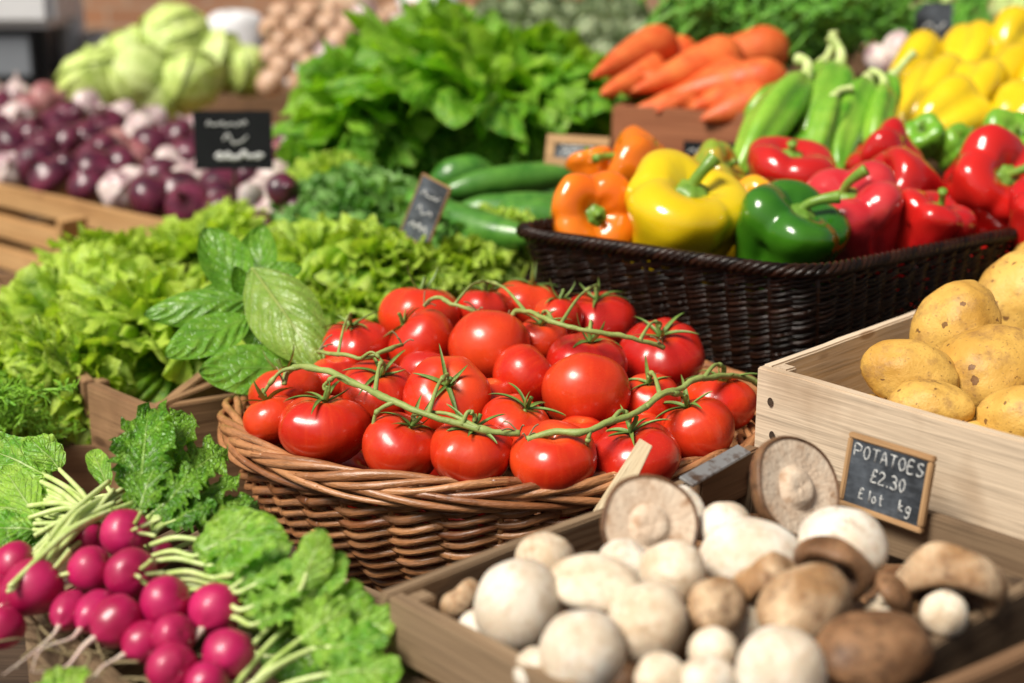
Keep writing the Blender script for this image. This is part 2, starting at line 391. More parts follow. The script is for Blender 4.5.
t = NT('slate_board'); o = t.obj(); n = t.noise(o, 24, 5, 0.65); n2 = t.noise(t.obj((1, 1, 4)), 60, 4)
c = t.mix(t.mr(n, 0.42, 0.72), (0.018, 0.022, 0.028), (0.13, 0.15, 0.18)); c = t.mix(t.mr(n2, 0.55, 0.75, 0, 0.35), c, (0.2, 0.22, 0.25))
M['slate'] = t.set(c, 0.55, t.bump(n2, 0.0004))
t = NT('slate_black'); o = t.obj(); n = t.noise(o, 24, 4)
M['slate_black'] = t.set(t.mix(n, (0.004, 0.005, 0.006), (0.012, 0.013, 0.015)), 0.8, Specular_IOR_Level=0.2)
t = NT('chalk'); o = t.obj(); n = t.noise(o, 900, 2)
M['chalk'] = t.set(t.mix(t.mr(n, 0.35, 0.6), (0.30, 0.31, 0.32), (0.72, 0.72, 0.70)), 0.95)
t = NT('metal_strip'); o = t.obj(); n = t.noise(o, 90, 4)
M['steel'] = t.set(t.mix(t.mr(n, 0.5, 0.65), (0.42, 0.42, 0.42), (0.16, 0.10, 0.07)), 0.45, t.bump(n, 0.0004), Metallic=0.6)

G = lambda k: {
 'frilly': dict(dark=(0.06, 0.24, 0.008), mid=(0.25, 0.52, 0.018), light=(0.62, 0.80, 0.08), vein=(0.58, 0.70, 0.22)),
 'broad': dict(dark=(0.05, 0.25, 0.008), mid=(0.16, 0.46, 0.014), light=(0.48, 0.74, 0.06), vein=(0.45, 0.66, 0.15)),
 'parsley': dict(dark=(0.05, 0.22, 0.02), mid=(0.13, 0.38, 0.04), light=(0.36, 0.60, 0.18), vein=(0.30, 0.48, 0.20)),
}[k]
M['leaf_frilly'] = leafmat('lettuce_frilly_leaf', **G('frilly'), trans=0.4, side=7, cr=160, edge=(0.66, 0.82, 0.12))
M['leaf_broad'] = leafmat('lettuce_broad_leaf', **G('broad'), trans=0.42, side=7, cr=110, crd=0.002)
M['leaf_parsley'] = leafmat('parsley_leaf', **G('parsley'), trans=0.25, side=5, cr=200)
M['leaf_basil'] = leafmat('basil_leaf', (0.065, 0.23, 0.012), (0.12, 0.34, 0.02), (0.27, 0.49, 0.05), (0.32, 0.50, 0.13), cw=0.06, trans=0.25, side=5.5, cr=150, crd=0.0014, rough=0.34, veinw=0.5, vmix=0.22, coat=0.1)
M['leaf_basil_pale'] = leafmat('basil_leaf_pale', (0.15, 0.31, 0.03), (0.22, 0.39, 0.05), (0.36, 0.50, 0.09), (0.55, 0.50, 0.20), cw=0.05, trans=0.25, side=6.5, cr=170, crd=0.0014, rough=0.38, veinw=0.5, vmix=0.30, coat=0.1)
M['leaf_radish'] = leafmat('radish_leaf', cw=0.1, dark=(0.10, 0.34, 0.012), mid=(0.20, 0.47, 0.02), light=(0.50, 0.72, 0.11), vein=(0.60, 0.74, 0.30), trans=0.3, side=7, cr=170, crd=0.0022, rough=0.42, veinw=0.5)
M['leaf_rocket'] = leafmat('rocket_leaf', (0.05, 0.22, 0.008), (0.13, 0.38, 0.012), (0.32, 0.56, 0.05), (0.42, 0.62, 0.15), trans=0.25, side=9, cr=300, crd=0.003, rough=0.35, coat=0.2)
M['dill'] = stalkmat('dill_green', (0.10, 0.32, 0.01), (0.28, 0.56, 0.03), 0.1, 0.5)
M['dill_dark'] = stalkmat('dill_dark', (0.05, 0.22, 0.015), (0.14, 0.36, 0.03), 0.1, 0.5)
# ------------------------------------------------------------------ leaves
def sheet(L, W, shp, nu=16, nv=11, curl=0.6, cup=0.3, ruf=0.0, rf=3.0, jag=0.0, pk=0.0, side=6, seed=0, twist=0.0, curl0=0.0):
    rr = random.Random(seed); o1, o2, o3 = rr.random()*50, rr.random()*50, rr.random()*6
    vs = []; uvs = []; x = z = 0.0
    for i in range(nu):
        u = i/(nu-1); th = curl0+curl*u
        if i: x += math.cos(th)*L/(nu-1); z -= math.sin(th)*L/(nu-1)
        for j in range(nv):
            v = -1+2*j/(nv-1); av = abs(v); sg = 1 if v > 0 else -1
            w = W/2*max(shp(u), 0.01)
            w *= 1+jag*mnoise.noise(V((u*rf*4+o1, sg*5+o2, 0)))*2*av
            zz = cup*W*0.5*av*av*shp(u)
            zz += ruf*W*av**2.2*math.sin(2*math.pi*rf*u+o3+sg*1.3+2*mnoise.noise(V((u*4+o1, sg, 0))))
            zz += ruf*0.45*W*av**4*math.sin(2*math.pi*rf*2.7*u+o2+sg)
            zz += pk*W*math.sin(2*math.pi*(side*u-side*0.8*av/2))*av*(1-av)*2
            zz += pk*0.8*W*mnoise.noise(V((u*3.5+o1, v*2+o2, 0)))
            y = v*w; zz2 = zz+y*math.sin(twist*u)
            vs.append(V((x+zz2*math.sin(th), y, z+zz2*math.cos(th)))); uvs.append((u, 0.5+0.5*v))
    return vs, grid_faces(nu, nv), uvs
sh_ovate = lambda u: max(0.0, (math.sin(math.pi*min(1, (u**0.72))))**0.75)
sh_basil = lambda u: max(0.0, math.sin(math.pi*u**0.88))**0.62
sh_round = lambda u: max(0.0, math.sin(math.pi*u**0.9))**0.55
sh_spoon = lambda u: 0.06+0.0 if u < 0.25 else 0.06+0.94*max(0, math.sin(math.pi*((u-0.25)/0.75)**0.85))**0.6
sh_lobed = lambda u: (0.16+0.84*max(0, math.sin(math.pi*u**1.15))**0.7)*(0.72+0.28*math.cos(2*math.pi*u*4.5))
sh_strip = lambda u: (1-u)**0.6*(0.7+0.3*math.sin(math.pi*u)) + 0.02
def xform(vs, m3, loc, s=1.0):
    return [m3 @ (v*s)+V(loc) for v in vs]
def fan(Rr, span, nu, nv, k, amp, amp2, curl, lift, seed, jag=0.12):
    rr = random.Random(seed); a1, a2, a3 = rr.random()*40, rr.random()*6, rr.random()*6
    vs = []; uvs = []
    for i in range(nu):
        r = (i/(nu-1))**0.8
        for j in range(nv):
            q = j/(nv-1)-0.5; ph = q*span*(0.25+0.75*r)
            Re = Rr*(1-0.35*(2*q)**2)*(1+jag*mnoise.noise(V((q*k*2.4+a1, 0, 0)))*2+jag*0.7*mnoise.noise(V((q*k*8+a1, 3, 0)))*2)
            rad = Re*r; nn = mnoise.noise(V((q*k*0.6+a1, r*1.5, 7)))*2.5
            zz = amp*r**2.2*math.sin(k*ph+a2+nn)+amp2*r**4*math.sin(k*3.1*ph+a3+nn*2)
            zz += amp2*0.6*r**6*math.sin(k*7*ph+a1)
            zz += 0.35*amp*mnoise.noise(V((rad*70, q*9+a1, a2)))
            zz += lift*(2*q)**2*r*Rr
            tt = amp2*1.6*r**4*math.cos(k*3.1*ph+a3)
            bend = curl*r*r
            x = rad*math.cos(ph); y = rad*math.sin(ph)+tt
            vs.append(V((x*math.cos(bend)+zz*math.sin(bend), y, -x*math.sin(bend)*0.7+zz*math.cos(bend)))); uvs.append((r, 0.5+q))
    return vs, grid_faces(nu, nv), uvs
def head_mesh(name, mat, n, Rr, span, k, amp, amp2, seed, nu=11, nv=70, e0=82, e1=12, curl=0.9, core=0.02, lift=0.25, pw=0.8):
    rr = random.Random(seed); mb = MB()
    for i in range(n):
        q = i/(n-1); a = i*2.39996+rr.uniform(-.25, .25); el = R(e0+(e1-e0)*q**pw+rr.uniform(-8, 8))
        s = 0.62+0.4*q**0.6+rr.uniform(-.07, .07)
        vs, fs, uv = fan(Rr*s, span*rr.uniform(.8, 1.15), nu, nv, k, amp*rr.uniform(.7, 1.3), amp2, curl*rr.uniform(.3, 1.3)*(0.2+q), lift, seed*100+i)
        m = Matrix.Rotation(a, 3, 'Z') @ Matrix.Rotation(-el, 3, 'Y') @ Matrix.Rotation(rr.uniform(-.3, .3), 3, 'X')
        # inner face of the leaf looks to the axis
        base = V((math.cos(a)*core*(0.3+q), math.sin(a)*core*(0.3+q), -0.012*q))
        mb.add(xform(vs, m, base), fs, uv, r=rr.random()*0.6+0.4*(1-q))
    return mb.mesh(name, mat)
FR = [head_mesh('frilly_lettuce_leaves', M['leaf_frilly'], 30, 0.115, 2.4, 7, 0.013, 0.0055, 3+s, nv=84) for s in range(3)]
CU = [head_mesh('curly_lettuce_leaves', M['leaf_frilly'], 26, 0.09, 2.6, 8, 0.014, 0.006, 13+s, nv=80) for s in range(2)]
BR = [head_mesh('broad_lettuce_leaves', M['leaf_broad'], 24, 0.185, 2.0, 4.5, 0.020, 0.0095, 23+s, nv=92, nu=14, curl=0.9, e1=12) for s in range(3)]
PA = [head_mesh('parsley_leaves', M['leaf_parsley'], 60, 0.06, 2.2, 9, 0.010, 0.006, 33+s, nv=40, nu=8, core=0.03, e1=0) for s in range(2)]
hc = {}
def head(kind, px, py, y, s=1.0, tilt=(0, 0), rot=0.0, label='', name='lettuce_head', cat='lettuce', group=None, mi=None):
    lib = {'FR': FR, 'CU': CU, 'BR': BR, 'PA': PA}[kind]; i = hc.get(kind, 0); hc[kind] = i+1
    o = link(name, lib[i % len(lib) if mi is None else mi], None, P(px, py, y), (tilt[0], tilt[1], rot), (s, s, s))
    return tag(o, label, cat, group)
GL = 'frilly lettuces piled in the left crate'
head('FR', 82, 335, 1.42, 0.90, (0.35, -0.5), 0.5, 'pale frilly lettuce head at the left end of the lettuce crate', group=GL)
head('FR', 165, 350, 1.34, 0.90, (0.5, -0.05), 1.9, 'yellow green frilly lettuce spilling over the front board beside the basil', group=GL)
head('FR', 120, 288, 1.56, 0.78, (0.35, -0.2), 3.1, 'frilly lettuce head behind the front two, below the onion crate slats', group=GL)
head('FR', 212, 268, 1.64, 0.80, (0.3, 0.1), 4.4, 'frilly lettuce head directly behind the upright basil leaf', group=GL)
head('FR', 228, 232, 1.78, 0.45, (0.3, 0.1), 5.2, 'small loose lettuce head below the black onion sign', group=GL)
head('FR', 72, 395, 1.24, 0.6, (0.9, -0.5), 2.2, 'limp lettuce leaves hanging off the left corner of the lettuce crate', group=GL)
head('FR', 22, 392, 1.27, 0.55, (0.5, -0.3), 3.3, 'bright lettuce tuft low at the left edge above the fennel', group=GL)
GM = 'curly lettuces between the basil and the tomatoes'
head('CU', 322, 285, 1.50, 1.0, (0.4, 0.0), 0.4, 'bright curly lettuce head between the basil and the leaning sign', group=GM)
head('CU', 388, 280, 1.46, 0.85, (0.5, 0.1), 2.0, 'curly lettuce head directly below the leaning grey sign', group=GM, mi=1)
head('CU', 448, 285, 1.50, 0.8, (0.4, 0.2), 3.9, 'curly lettuce head just above the rear tomatoes', group=GM)
head('CU', 350, 330, 1.36, 0.62, (0.6, 0.0), 3.1, 'dark shaded lettuce tuft wedged behind the leftmost tomatoes', group=GM)
head('CU', 497, 245, 1.56, 0.55, (0.5, 0.4), 5.0, 'small curly lettuce tuft beside the black basket corner', group=GM)
GP = 'kale and parsley bunches'
head('PA', 345, 215, 1.72, 1.1, (0.4, 0), 0.0, 'blue green kale bunch left of the leaning sign', name='kale_bunch', cat='kale', group=GP)
head('PA', 395, 222, 1.68, 1.15, (0.4, 0), 1.4, 'dark green kale bunch tucked behind the leaning sign', name='kale_bunch', cat='kale', group=GP)
head('PA', 452, 240, 1.60, 0.9, (0.4, 0), 2.8, 'parsley bunch under the cucumbers', name='parsley_bunch', cat='parsley', group=GP)
GB = 'big leafy lettuces in the middle of the stall'
for px, py, y, s, tl, rt, lb in [
    (388, 120, 2.02, 0.85, (0.5, -0.1), 0.3, 'tall leafy lettuce at the left of the middle row'),
    (470, 118, 1.98, 1.0, (0.55, 0.1), 1.7, 'large leafy lettuce in the centre of the middle row'),
    (552, 130, 2.0, 0.75, (0.5, 0.5), 3.3, 'leafy lettuce sagging right towards the carrot crate'),
    (425, 85, 2.16, 0.9, (0.35, -0.2), 4.4, 'leafy lettuce standing behind the middle row'),
    (350, 150, 1.94, 0.5, (0.4, -0.6), 5.6, 'leafy lettuce leaning over the purple onions'),
    (515, 90, 2.2, 0.75, (0.3, 0.3), 2.6, 'pale leafy lettuce at the back right of the row')]:
    head('BR', px, py, y, s, tl, rt, lb, group=GB)
head('FR', 335, 182, 1.80, 0.45, (0.4, -0.3), 1.0, 'small light lettuce above the kale and right of the purple turnips', group=GM)

def leaf_obj(name, b, t_, W, mat, zh=(0, -0.5, 1), label=None, cat=None, group=None, parent=None, shp=sh_ovate, stalk=0.0, r=0.5, stmat=None, **kw):
    """one leaf from point b to point t_, upper face towards zh"""
    b = V(b); t_ = V(t_); L = (t_-b).length
    fr = frame(t_-b, zh); vs, fs, uv = sheet(L*1.06, W, shp, **kw)
    end = vs[len(vs)-kw.get('nv', 11)//2-1]; al = math.atan2(end.z, end.x)
    m = fr @ Matrix.Rotation(al, 3, 'Y'); mb = MB(); mb.add([m @ v for v in vs], fs, uv, r)
    o = mb.build(name, mat, parent, loc=b if parent is None else b-parent.location)
    if label: tag(o, label, cat, group)
    return o
# ------------------------------------------------------------------ basil plant
bas = empty('basil_plant', P(245, 335, 1.22)); tag(bas, 'large leaved basil sprig resting between the lettuces and the tomato basket', 'basil')
hub = P(247, 312, 1.22)
BL = [ # base, tip, W(px), mat, zh, kw
 ((247, 300, 1.21), (207, 232, 1.25), 50, 0, (0.3, -0.9, 0.25), dict(cup=0.55, curl=-0.3, label=None)),
 ((250, 300, 1.23), (262, 228, 1.27), 52, 0, (-0.3, -0.8, 0.4), dict(cup=0.4, curl=-0.5)),
 ((252, 268, 1.19), (318, 362, 1.11), 70, 1, (-0.15, -0.8, 0.75), dict(cup=-0.45, curl=0.7)),
 ((250, 300, 1.18), (148, 314, 1.16), 46, 0, (-0.05, -0.75, 0.75), dict(cup=-0.5, curl=0.7)),
 ((247, 318, 1.16), (170, 355, 1.11), 52, 0, (-0.2, -0.8, 0.65), dict(cup=-0.1, curl=0.35)),
 ((296, 368, 1.13), (204, 372, 1.10), 58, 0, (0, -0.75, 0.7), dict(cup=-0.1, curl=0.3)),
 ((250, 305, 1.21), (205, 290, 1.22), 30, 0, (0, -0.6, 0.8), dict(cup=0.5, curl=-0.2)),
 ((248, 290, 1.22), (300, 268, 1.24), 34, 0, (0, -0.6, 0.8), dict(cup=0.1, curl=0.6)),
 ((250, 300, 1.20), (235, 268, 1.20), 22, 0, (0.1, -0.9, 0.4), dict(cup=0.6, curl=-0.4)),
 ((252, 318, 1.20), (262, 352, 1.17), 30, 0, (0, -0.8, 0.6), dict(cup=0.2, curl=0.3))]
for i, (b, t_, w, mi, zh, kw) in enumerate(BL):
    kw.pop('label', None)
    bb = P(*b); W = px2m(w, bb)
    o = leaf_obj('leaf', bb, P(*t_), W, M['leaf_basil_pale' if mi else 'leaf_basil'], zh, parent=bas, shp=sh_basil, nu=40, nv=25, ruf=0.0, rf=1.5, pk=0.05, side=5.5, seed=40+i, **kw)
    if mi: o['label'] = 'pale yellowing leaf with brown midrib'
mb = MB()
tube(mb, smooth_path([P(262, 400, 1.20), P(252, 350, 1.21), hub, P(246, 285, 1.22)]), 0.0028, 8)
for i, (b, *_ ) in enumerate(BL):
    if i == 5: continue
    q = P(*b); tube(mb, smooth_path([hub, (hub+q)/2+V((0, -0.004, -0.004)), q]), 0.0016, 6)
mb.build('stem', M['rad_stalk'], bas, loc=-bas.location)

# ------------------------------------------------------------------ feathery greens
def spray(mb, b, t_, spread, n=14, rad=0.0007, seed=0, sub=7, sag=0.02):
    rr = random.Random(seed); b = V(b); t_ = V(t_); d = t_-b; L = d.length
    mid = (b+t_)/2+V((rr.uniform(-.1, .1)*L, rr.uniform(-.1, .1)*L, sag))
    path = smooth_path([b, mid, t_], 8); tube(mb, path, rad*2.2, 5, r=rr.random())
    for i in range(n):
        q = 0.25+0.75*i/n; p = path[int(q*(len(path)-1))]
        dd = (d.normalized()*rr.uniform(.5, 1)+V((rr.gauss(0, .7), rr.gauss(0, .7), rr.gauss(0, .6)))).normalized()
        l = spread*rr.uniform(.5, 1)*(1.2-q*0.6); e = p+dd*l
        tube(mb, [p, (p+e)/2+V((0, 0, l*0.08)), e], rad*1.1, 4, r=rr.random())
        for k in range(sub):
            w = rr.uniform(.25, 1); s0 = p.lerp(e, w)
            d2 = (dd+V((rr.gauss(0, .8), rr.gauss(0, .8), rr.gauss(0, .8)))).normalized()
            e2 = s0+d2*l*rr.uniform(.2, .45)
            tube(mb, [s0, (s0+e2)/2+V((0, 0, l*0.03)), e2], [rad, rad*1.1, rad*0.4], 3, r=rr.random(), cap=False)
mb = MB()
for i in range(34):
    x0 = rnd.uniform(-35, 45); y0 = rnd.uniform(412, 452); Y = 1.14+rnd.uniform(-.05, .12)
    spray(mb, P(x0-20, y0+22, Y+.02), P(x0+rnd.uniform(-20, 45), y0-rnd.uniform(5, 35), Y), 0.026, 18, 0.0006, 70+i)
tag(mb.build('fennel_fronds', M['dill']), 'feathery bright green fennel fronds left of the lettuce crate', 'fennel')
mb = MB()
for i in range(70):
    x0 = rnd.uniform(690, 900); Y = 2.1+rnd.uniform(-.1, .25)
    y0 = rnd.uniform(0, 42); spray(mb, P(x0-60, y0+rnd.uniform(20, 45), Y), P(x0+rnd.uniform(-10, 40), y0-6, Y), 0.05, 14, 0.0022, 170+i)
tag(mb.build('carrot_foliage', M['dill_dark']), 'thick green feathery tops heaped behind the carrots', 'carrot tops')

# ------------------------------------------------------------------ crates and the stand
SEED = [100]
def nseed(): SEED[0] += 1; return SEED[0]
def board(parent, p0, p1, zc, W, T, mat, name='slat', off=0.0, bev=0.0012, warp=0.0006):
    """board standing on edge from p0 to p1 (xy), centre height zc, in the parent's frame"""
    p0 = V((p0[0], p0[1], 0)); p1 = V((p1[0], p1[1], 0)); d = p1-p0; a = math.atan2(d.y, d.x)
    n = V((-math.sin(a), math.cos(a), 0)); c = (p0+p1)/2+n*off; c.z = zc
    return link(name, board_mesh(d.length, W, T, mat, nseed(), bev, warp), parent, c, (0, 0, a))
def crate(label, C4, ztop, H, slats, mat, T=0.007, post=0.016, name='wooden_crate', gap=0.006, fl=True, cat='crate', group=None, pmat=None, prise=0.0, only=None, skip=()):
    """open crate on four corners (world xy, ccw seen from above), butted boards, corner posts inside"""
    cen = sum((V((c[0], c[1], 0)) for c in C4), V())/4
    root = empty(name, (cen.x, cen.y, ztop-H)); tag(root, label, cat, group)
    c = [V((p[0]-cen.x, p[1]-cen.y, 0)) for p in C4]
    hs = (H-gap*(slats-1))/slats
    for i in range(4):
        if i in skip: continue
        a, b = c[i], c[(i+1) % 4]; d = (b-a).normalized()
        inset = T*1.02 if i % 2 else -T*0.0
        for k in range(slats):
            board(root, a+d*inset, b-d*inset, H-hs/2-k*(hs+gap), hs, T, mat, off=T/2)
    for i in range(4):
        pcen = c[i]-c[i].normalized()*(post*0.9+T)
        ang = math.atan2((c[(i+1) % 4]-c[i]).y, (c[(i+1) % 4]-c[i]).x)
        o = link('corner_post', board_mesh(H+prise-0.004, post, post, pmat or mat, nseed()), root, (pcen.x, pcen.y, (H+prise)/2-0.002), None)
        o.rotation_euler = (Matrix.Rotation(ang, 3, 'Z') @ Matrix.Rotation(R(-90), 3, 'Y')).to_euler()
    if fl:
        mb = MB(); q = [p*0.93 for p in c]
        mb.add([(p.x, p.y, z) for z in (0.003, 0.009) for p in q], [(3, 2, 1, 0), (4, 5, 6, 7)]+[(i, (i+1) % 4, 4+(i+1) % 4, 4+i) for i in range(4)])
        mb.build('bottom_board', mat, root, smooth=False)
    return root
def w2(p): return (p.x, p.y)
def quad(A, B, C=None, w=None):
    """corners from edge A->B and depth w to the left"""
    d = V((B[0]-A[0], B[1]-A[1], 0)).normalized(); n = V((-d.y, d.x, 0))*w
    return [A, B, (B[0]+n.x, B[1]+n.y), (A[0]+n.x, A[1]+n.y)]

TZ = CZ-0.50            # front shelf
# stepped market stand
st = empty('market_stand', (0, 1.0, 0)); tag(st, 'stepped wooden market stand carrying all the produce', 'market stand')
def slab(parent, name, x0, x1, y0, y1, z0, z1, mat):
    me = board_mesh(x1-x0, z1-z0, y1-y0, mat, nseed(), 0.003, 0.0004)
    return link(name, me, parent, V(((x0+x1)/2, (y0+y1)/2, (z0+z1)/2))-parent.location)
for k in range(5): slab(st, 'shelf_board', -1.5, 1.5, 0.30+k*0.232, 0.526+k*0.232, TZ-0.03, TZ, M['wood_dark'])
for k in range(9): slab(st, 'shelf_board', -2.2, 2.2, 1.47+k*0.232, 1.696+k*0.232, TZ-0.03, TZ, M['wood_dark'])
for x in (-1.42, 1.42):
    for y in (0.36, 1.38): slab(st, 'leg', x-.035, x+.035, y-.035, y+.035, 0.0, TZ-0.03, M['wood_dark'])
for x in (-2.1, 2.1):
    for y in (1.55, 3.45): slab(st, 'leg', x-.035, x+.035, y-.035, y+.035, 0.0, TZ-0.03, M['wood_dark'])

# mushroom crate
zt = -0.33
A = PZ(378, 590, zt); B = PZ(752, 452, zt); d = (B-A); d.z = 0; d.normalize(); n = V((d.y, -d.x, 0))
Cc = B+n*0.235; Dd = A+n*0.235
mc = crate('weathered grey wooden crate full of mushrooms in front of the tomato basket', [w2(Dd), w2(Cc), w2(B), w2(A)], CZ+zt, 0.170, 4, M['wood_grey'], T=0.0085, post=0.014, gap=0.009)
mcc = mc.location.copy()
# raised end plate with worn steel edge
for nm, mt, dz, w, T in (('end_plate', 'wood_brown', -0.010, 0.030, 0.010),):
    p0 = PZ(690, 478, zt+0.004)-mcc; p1 = PZ(750, 452, zt+0.004)-mcc
    board(mc, p0, p1, p0.z+dz, w, T, M[mt], nm, off=-0.004)
p0 = PZ(686, 482, zt+0.010); p1 = PZ(744, 449, zt+0.012)
o = link('steel_edge', board_mesh((p1-p0).length, 0.0022, 0.011, M['steel'], 5, 0.0005, 0.0002), mc, (p0+p1)/2-mcc)
o.rotation_euler = frame(p1-p0, (0, -0.5, 1)).to_euler()
# pale splint leaning on the basket
p0 = P(597, 520, 0.83); p1 = P(645, 443, 0.86)
o = link('wood_splint', board_mesh((p1-p0).length, 0.0016, 0.0125, M['splint'], 8, 0.0005, 0.003), None, (p0+p1)/2)
o.rotation_euler = frame(p1-p0, (0.1, -1, 0.5)).to_euler(); tag(o, 'thin pale splint of wood sticking up before the front right tomato', 'wood splint')
# next crate at the lower right corner
e0 = PZ(880, 700, -0.325); e1 = PZ(1060, 627, -0.325); dd = (e1-e0).normalized(); nn = V((dd.y, -dd.x, 0))
crate('pale empty crate edge at the lower right corner beside the mushrooms', [w2(e0+nn*.2), w2(e1+nn*.2+dd*.1), w2(e1+dd*.1), w2(e0)], CZ-0.325, 0.175, 3, M['wood_brown'], T=0.010)

# potato crate
zt = -0.285
A = PZ(757, 367, zt); Fd = V((math.cos(R(-50)), math.sin(R(-50)), 0)); Sd = V((math.cos(R(46)), math.sin(R(46)), 0))
C4 = [w2(A), w2(A+Fd*.30), w2(A+Fd*.30+Sd*.36), w2(A+Sd*.36)]
pc = crate('pale new wood crate of potatoes at the right', C4, CZ+zt, 0.084, 1, M['wood_pale'], T=0.008, post=0.013, prise=0.004)
mb = MB()
for hx, hz in ((0.014, -0.022), (0.017, -0.046)):
    pp = A+Fd*hx+V((0, 0, hz))-pc.location
    for k in (0,):
        q = aim((-math.sin(R(40)), -math.cos(R(40)), 0)).to_matrix(); vs = [pp+q @ V((0.0022*math.cos(a), 0.0032*math.sin(a), 0.0012)) for a in [i*math.pi/6 for i in range(12)]]
        mb.add(vs, [tuple(range(12))])
mb.build('nail_hole', M['wood_dark'], pc)
inner = [V((c[0], c[1], 0)) for c in C4]; ic = sum(inner, V())/4
crate('dark upturned crate under the potato crate', [tuple((ic+(c-ic)*0.93).xy) for c in inner], CZ+zt-0.087, 0.124, 2, M['wood_dark'], T=0.012, cat='crate')

# onion crate and the others
def far_crate(label, pts, ztop, w, mat, slats=3, base=TZ, **kw):
    A, B = pts
    return crate(label, quad(w2(A), w2(B), w=w), ztop+CZ, ztop+CZ-base, slats, M[mat], T=0.012, **kw)
A = PZ(-40, 176, -0.36); B = PZ(300, 252, -0.36)
oc = crate('long orange pine crate holding the purple onions', [w2(A), w2(B), (B.x+.25, B.y+.75), (A.x+.35, A.y+.75)], CZ-0.36, 0.138, 3, M['wood_pine'], T=0.012, gap=0.016)
p = PZ(70, 225, -0.38)
o = link('brace', board_mesh(0.14, 0.012, 0.045, M['wood_pine'], 77), oc, p-oc.location+V((0.0, -0.012, -0.055))); o.rotation_euler = (0.1, R(-78), R(-42))
crate('rough brown crate under the frilly lettuces and basil', [w2(PZ(86, 384, -.365)), w2(PZ(150, 410, -.365)), (-0.10, 1.50), (-0.62, 1.62)], CZ-.365, 0.13, 1, M['wood_bark'], T=0.010)
bx = [w2(PZ(152, 409, -.368)), w2(PZ(300, 385, -.368))]
crate('brown bark faced crate under the basil leaf', [bx[0], bx[1], (0.0, 1.43), (-0.25, 1.46)], CZ-.368, 0.128, 1, M['wood_bark'], T=0.010)
far_crate('terracotta painted crate of carrots', (P(612, 106, 1.86), P(762, 138, 1.78)), P(612, 106, 1.86).z-CZ, 0.42, 'wood_terra', 2)
far_crate('brown crate under the middle lettuces', (PZ(300, 236, -.33), PZ(560, 225, -.33)), -0.33, 0.7, 'wood_dark', 2)
far_crate('low wooden crate holding the yellow pointed peppers', (P(640, 140, 1.62), P(1100, 150, 1.62)), P(1050, 165, 1.62).z-CZ, 0.45, 'wood_brown', 2)
far_crate('brown crate of artichokes and shallots at the back', (P(300, 70, 2.5), P(760, 62, 2.5)), P(700, 66, 2.5).z-CZ-0.03, 0.65, 'wood_brown', 3)
far_crate('crate of pale cabbages at the back left', (P(30, 118, 2.65), P(300, 105, 2.65)), P(200, 112, 2.65).z-CZ-0.03, 0.55, 'wood_brown', 3)
far_crate('brown crate of fennel and leeks at the back right', (P(780, 62, 2.15), P(1120, 66, 2.15)), P(900, 62, 2.15).z-CZ-0.02, 0.5, 'wood_brown', 2)
crate('old brown tray under the radish bunches', [w2(PZ(20, 606, -.385)), w2(PZ(200, 760, -.385)), (0.02, 0.72), (-0.22, 0.93)], CZ-.385, 0.11, 2, M['wood_grey'], T=0.009)
crate('dark box under the fennel fronds at the left edge', [(-0.62, 1.02), (-0.30, 1.02), (-0.30, 1.18), (-0.62, 1.18)], CZ-.42, 0.078, 1, M['wood_brown'], T=0.009)
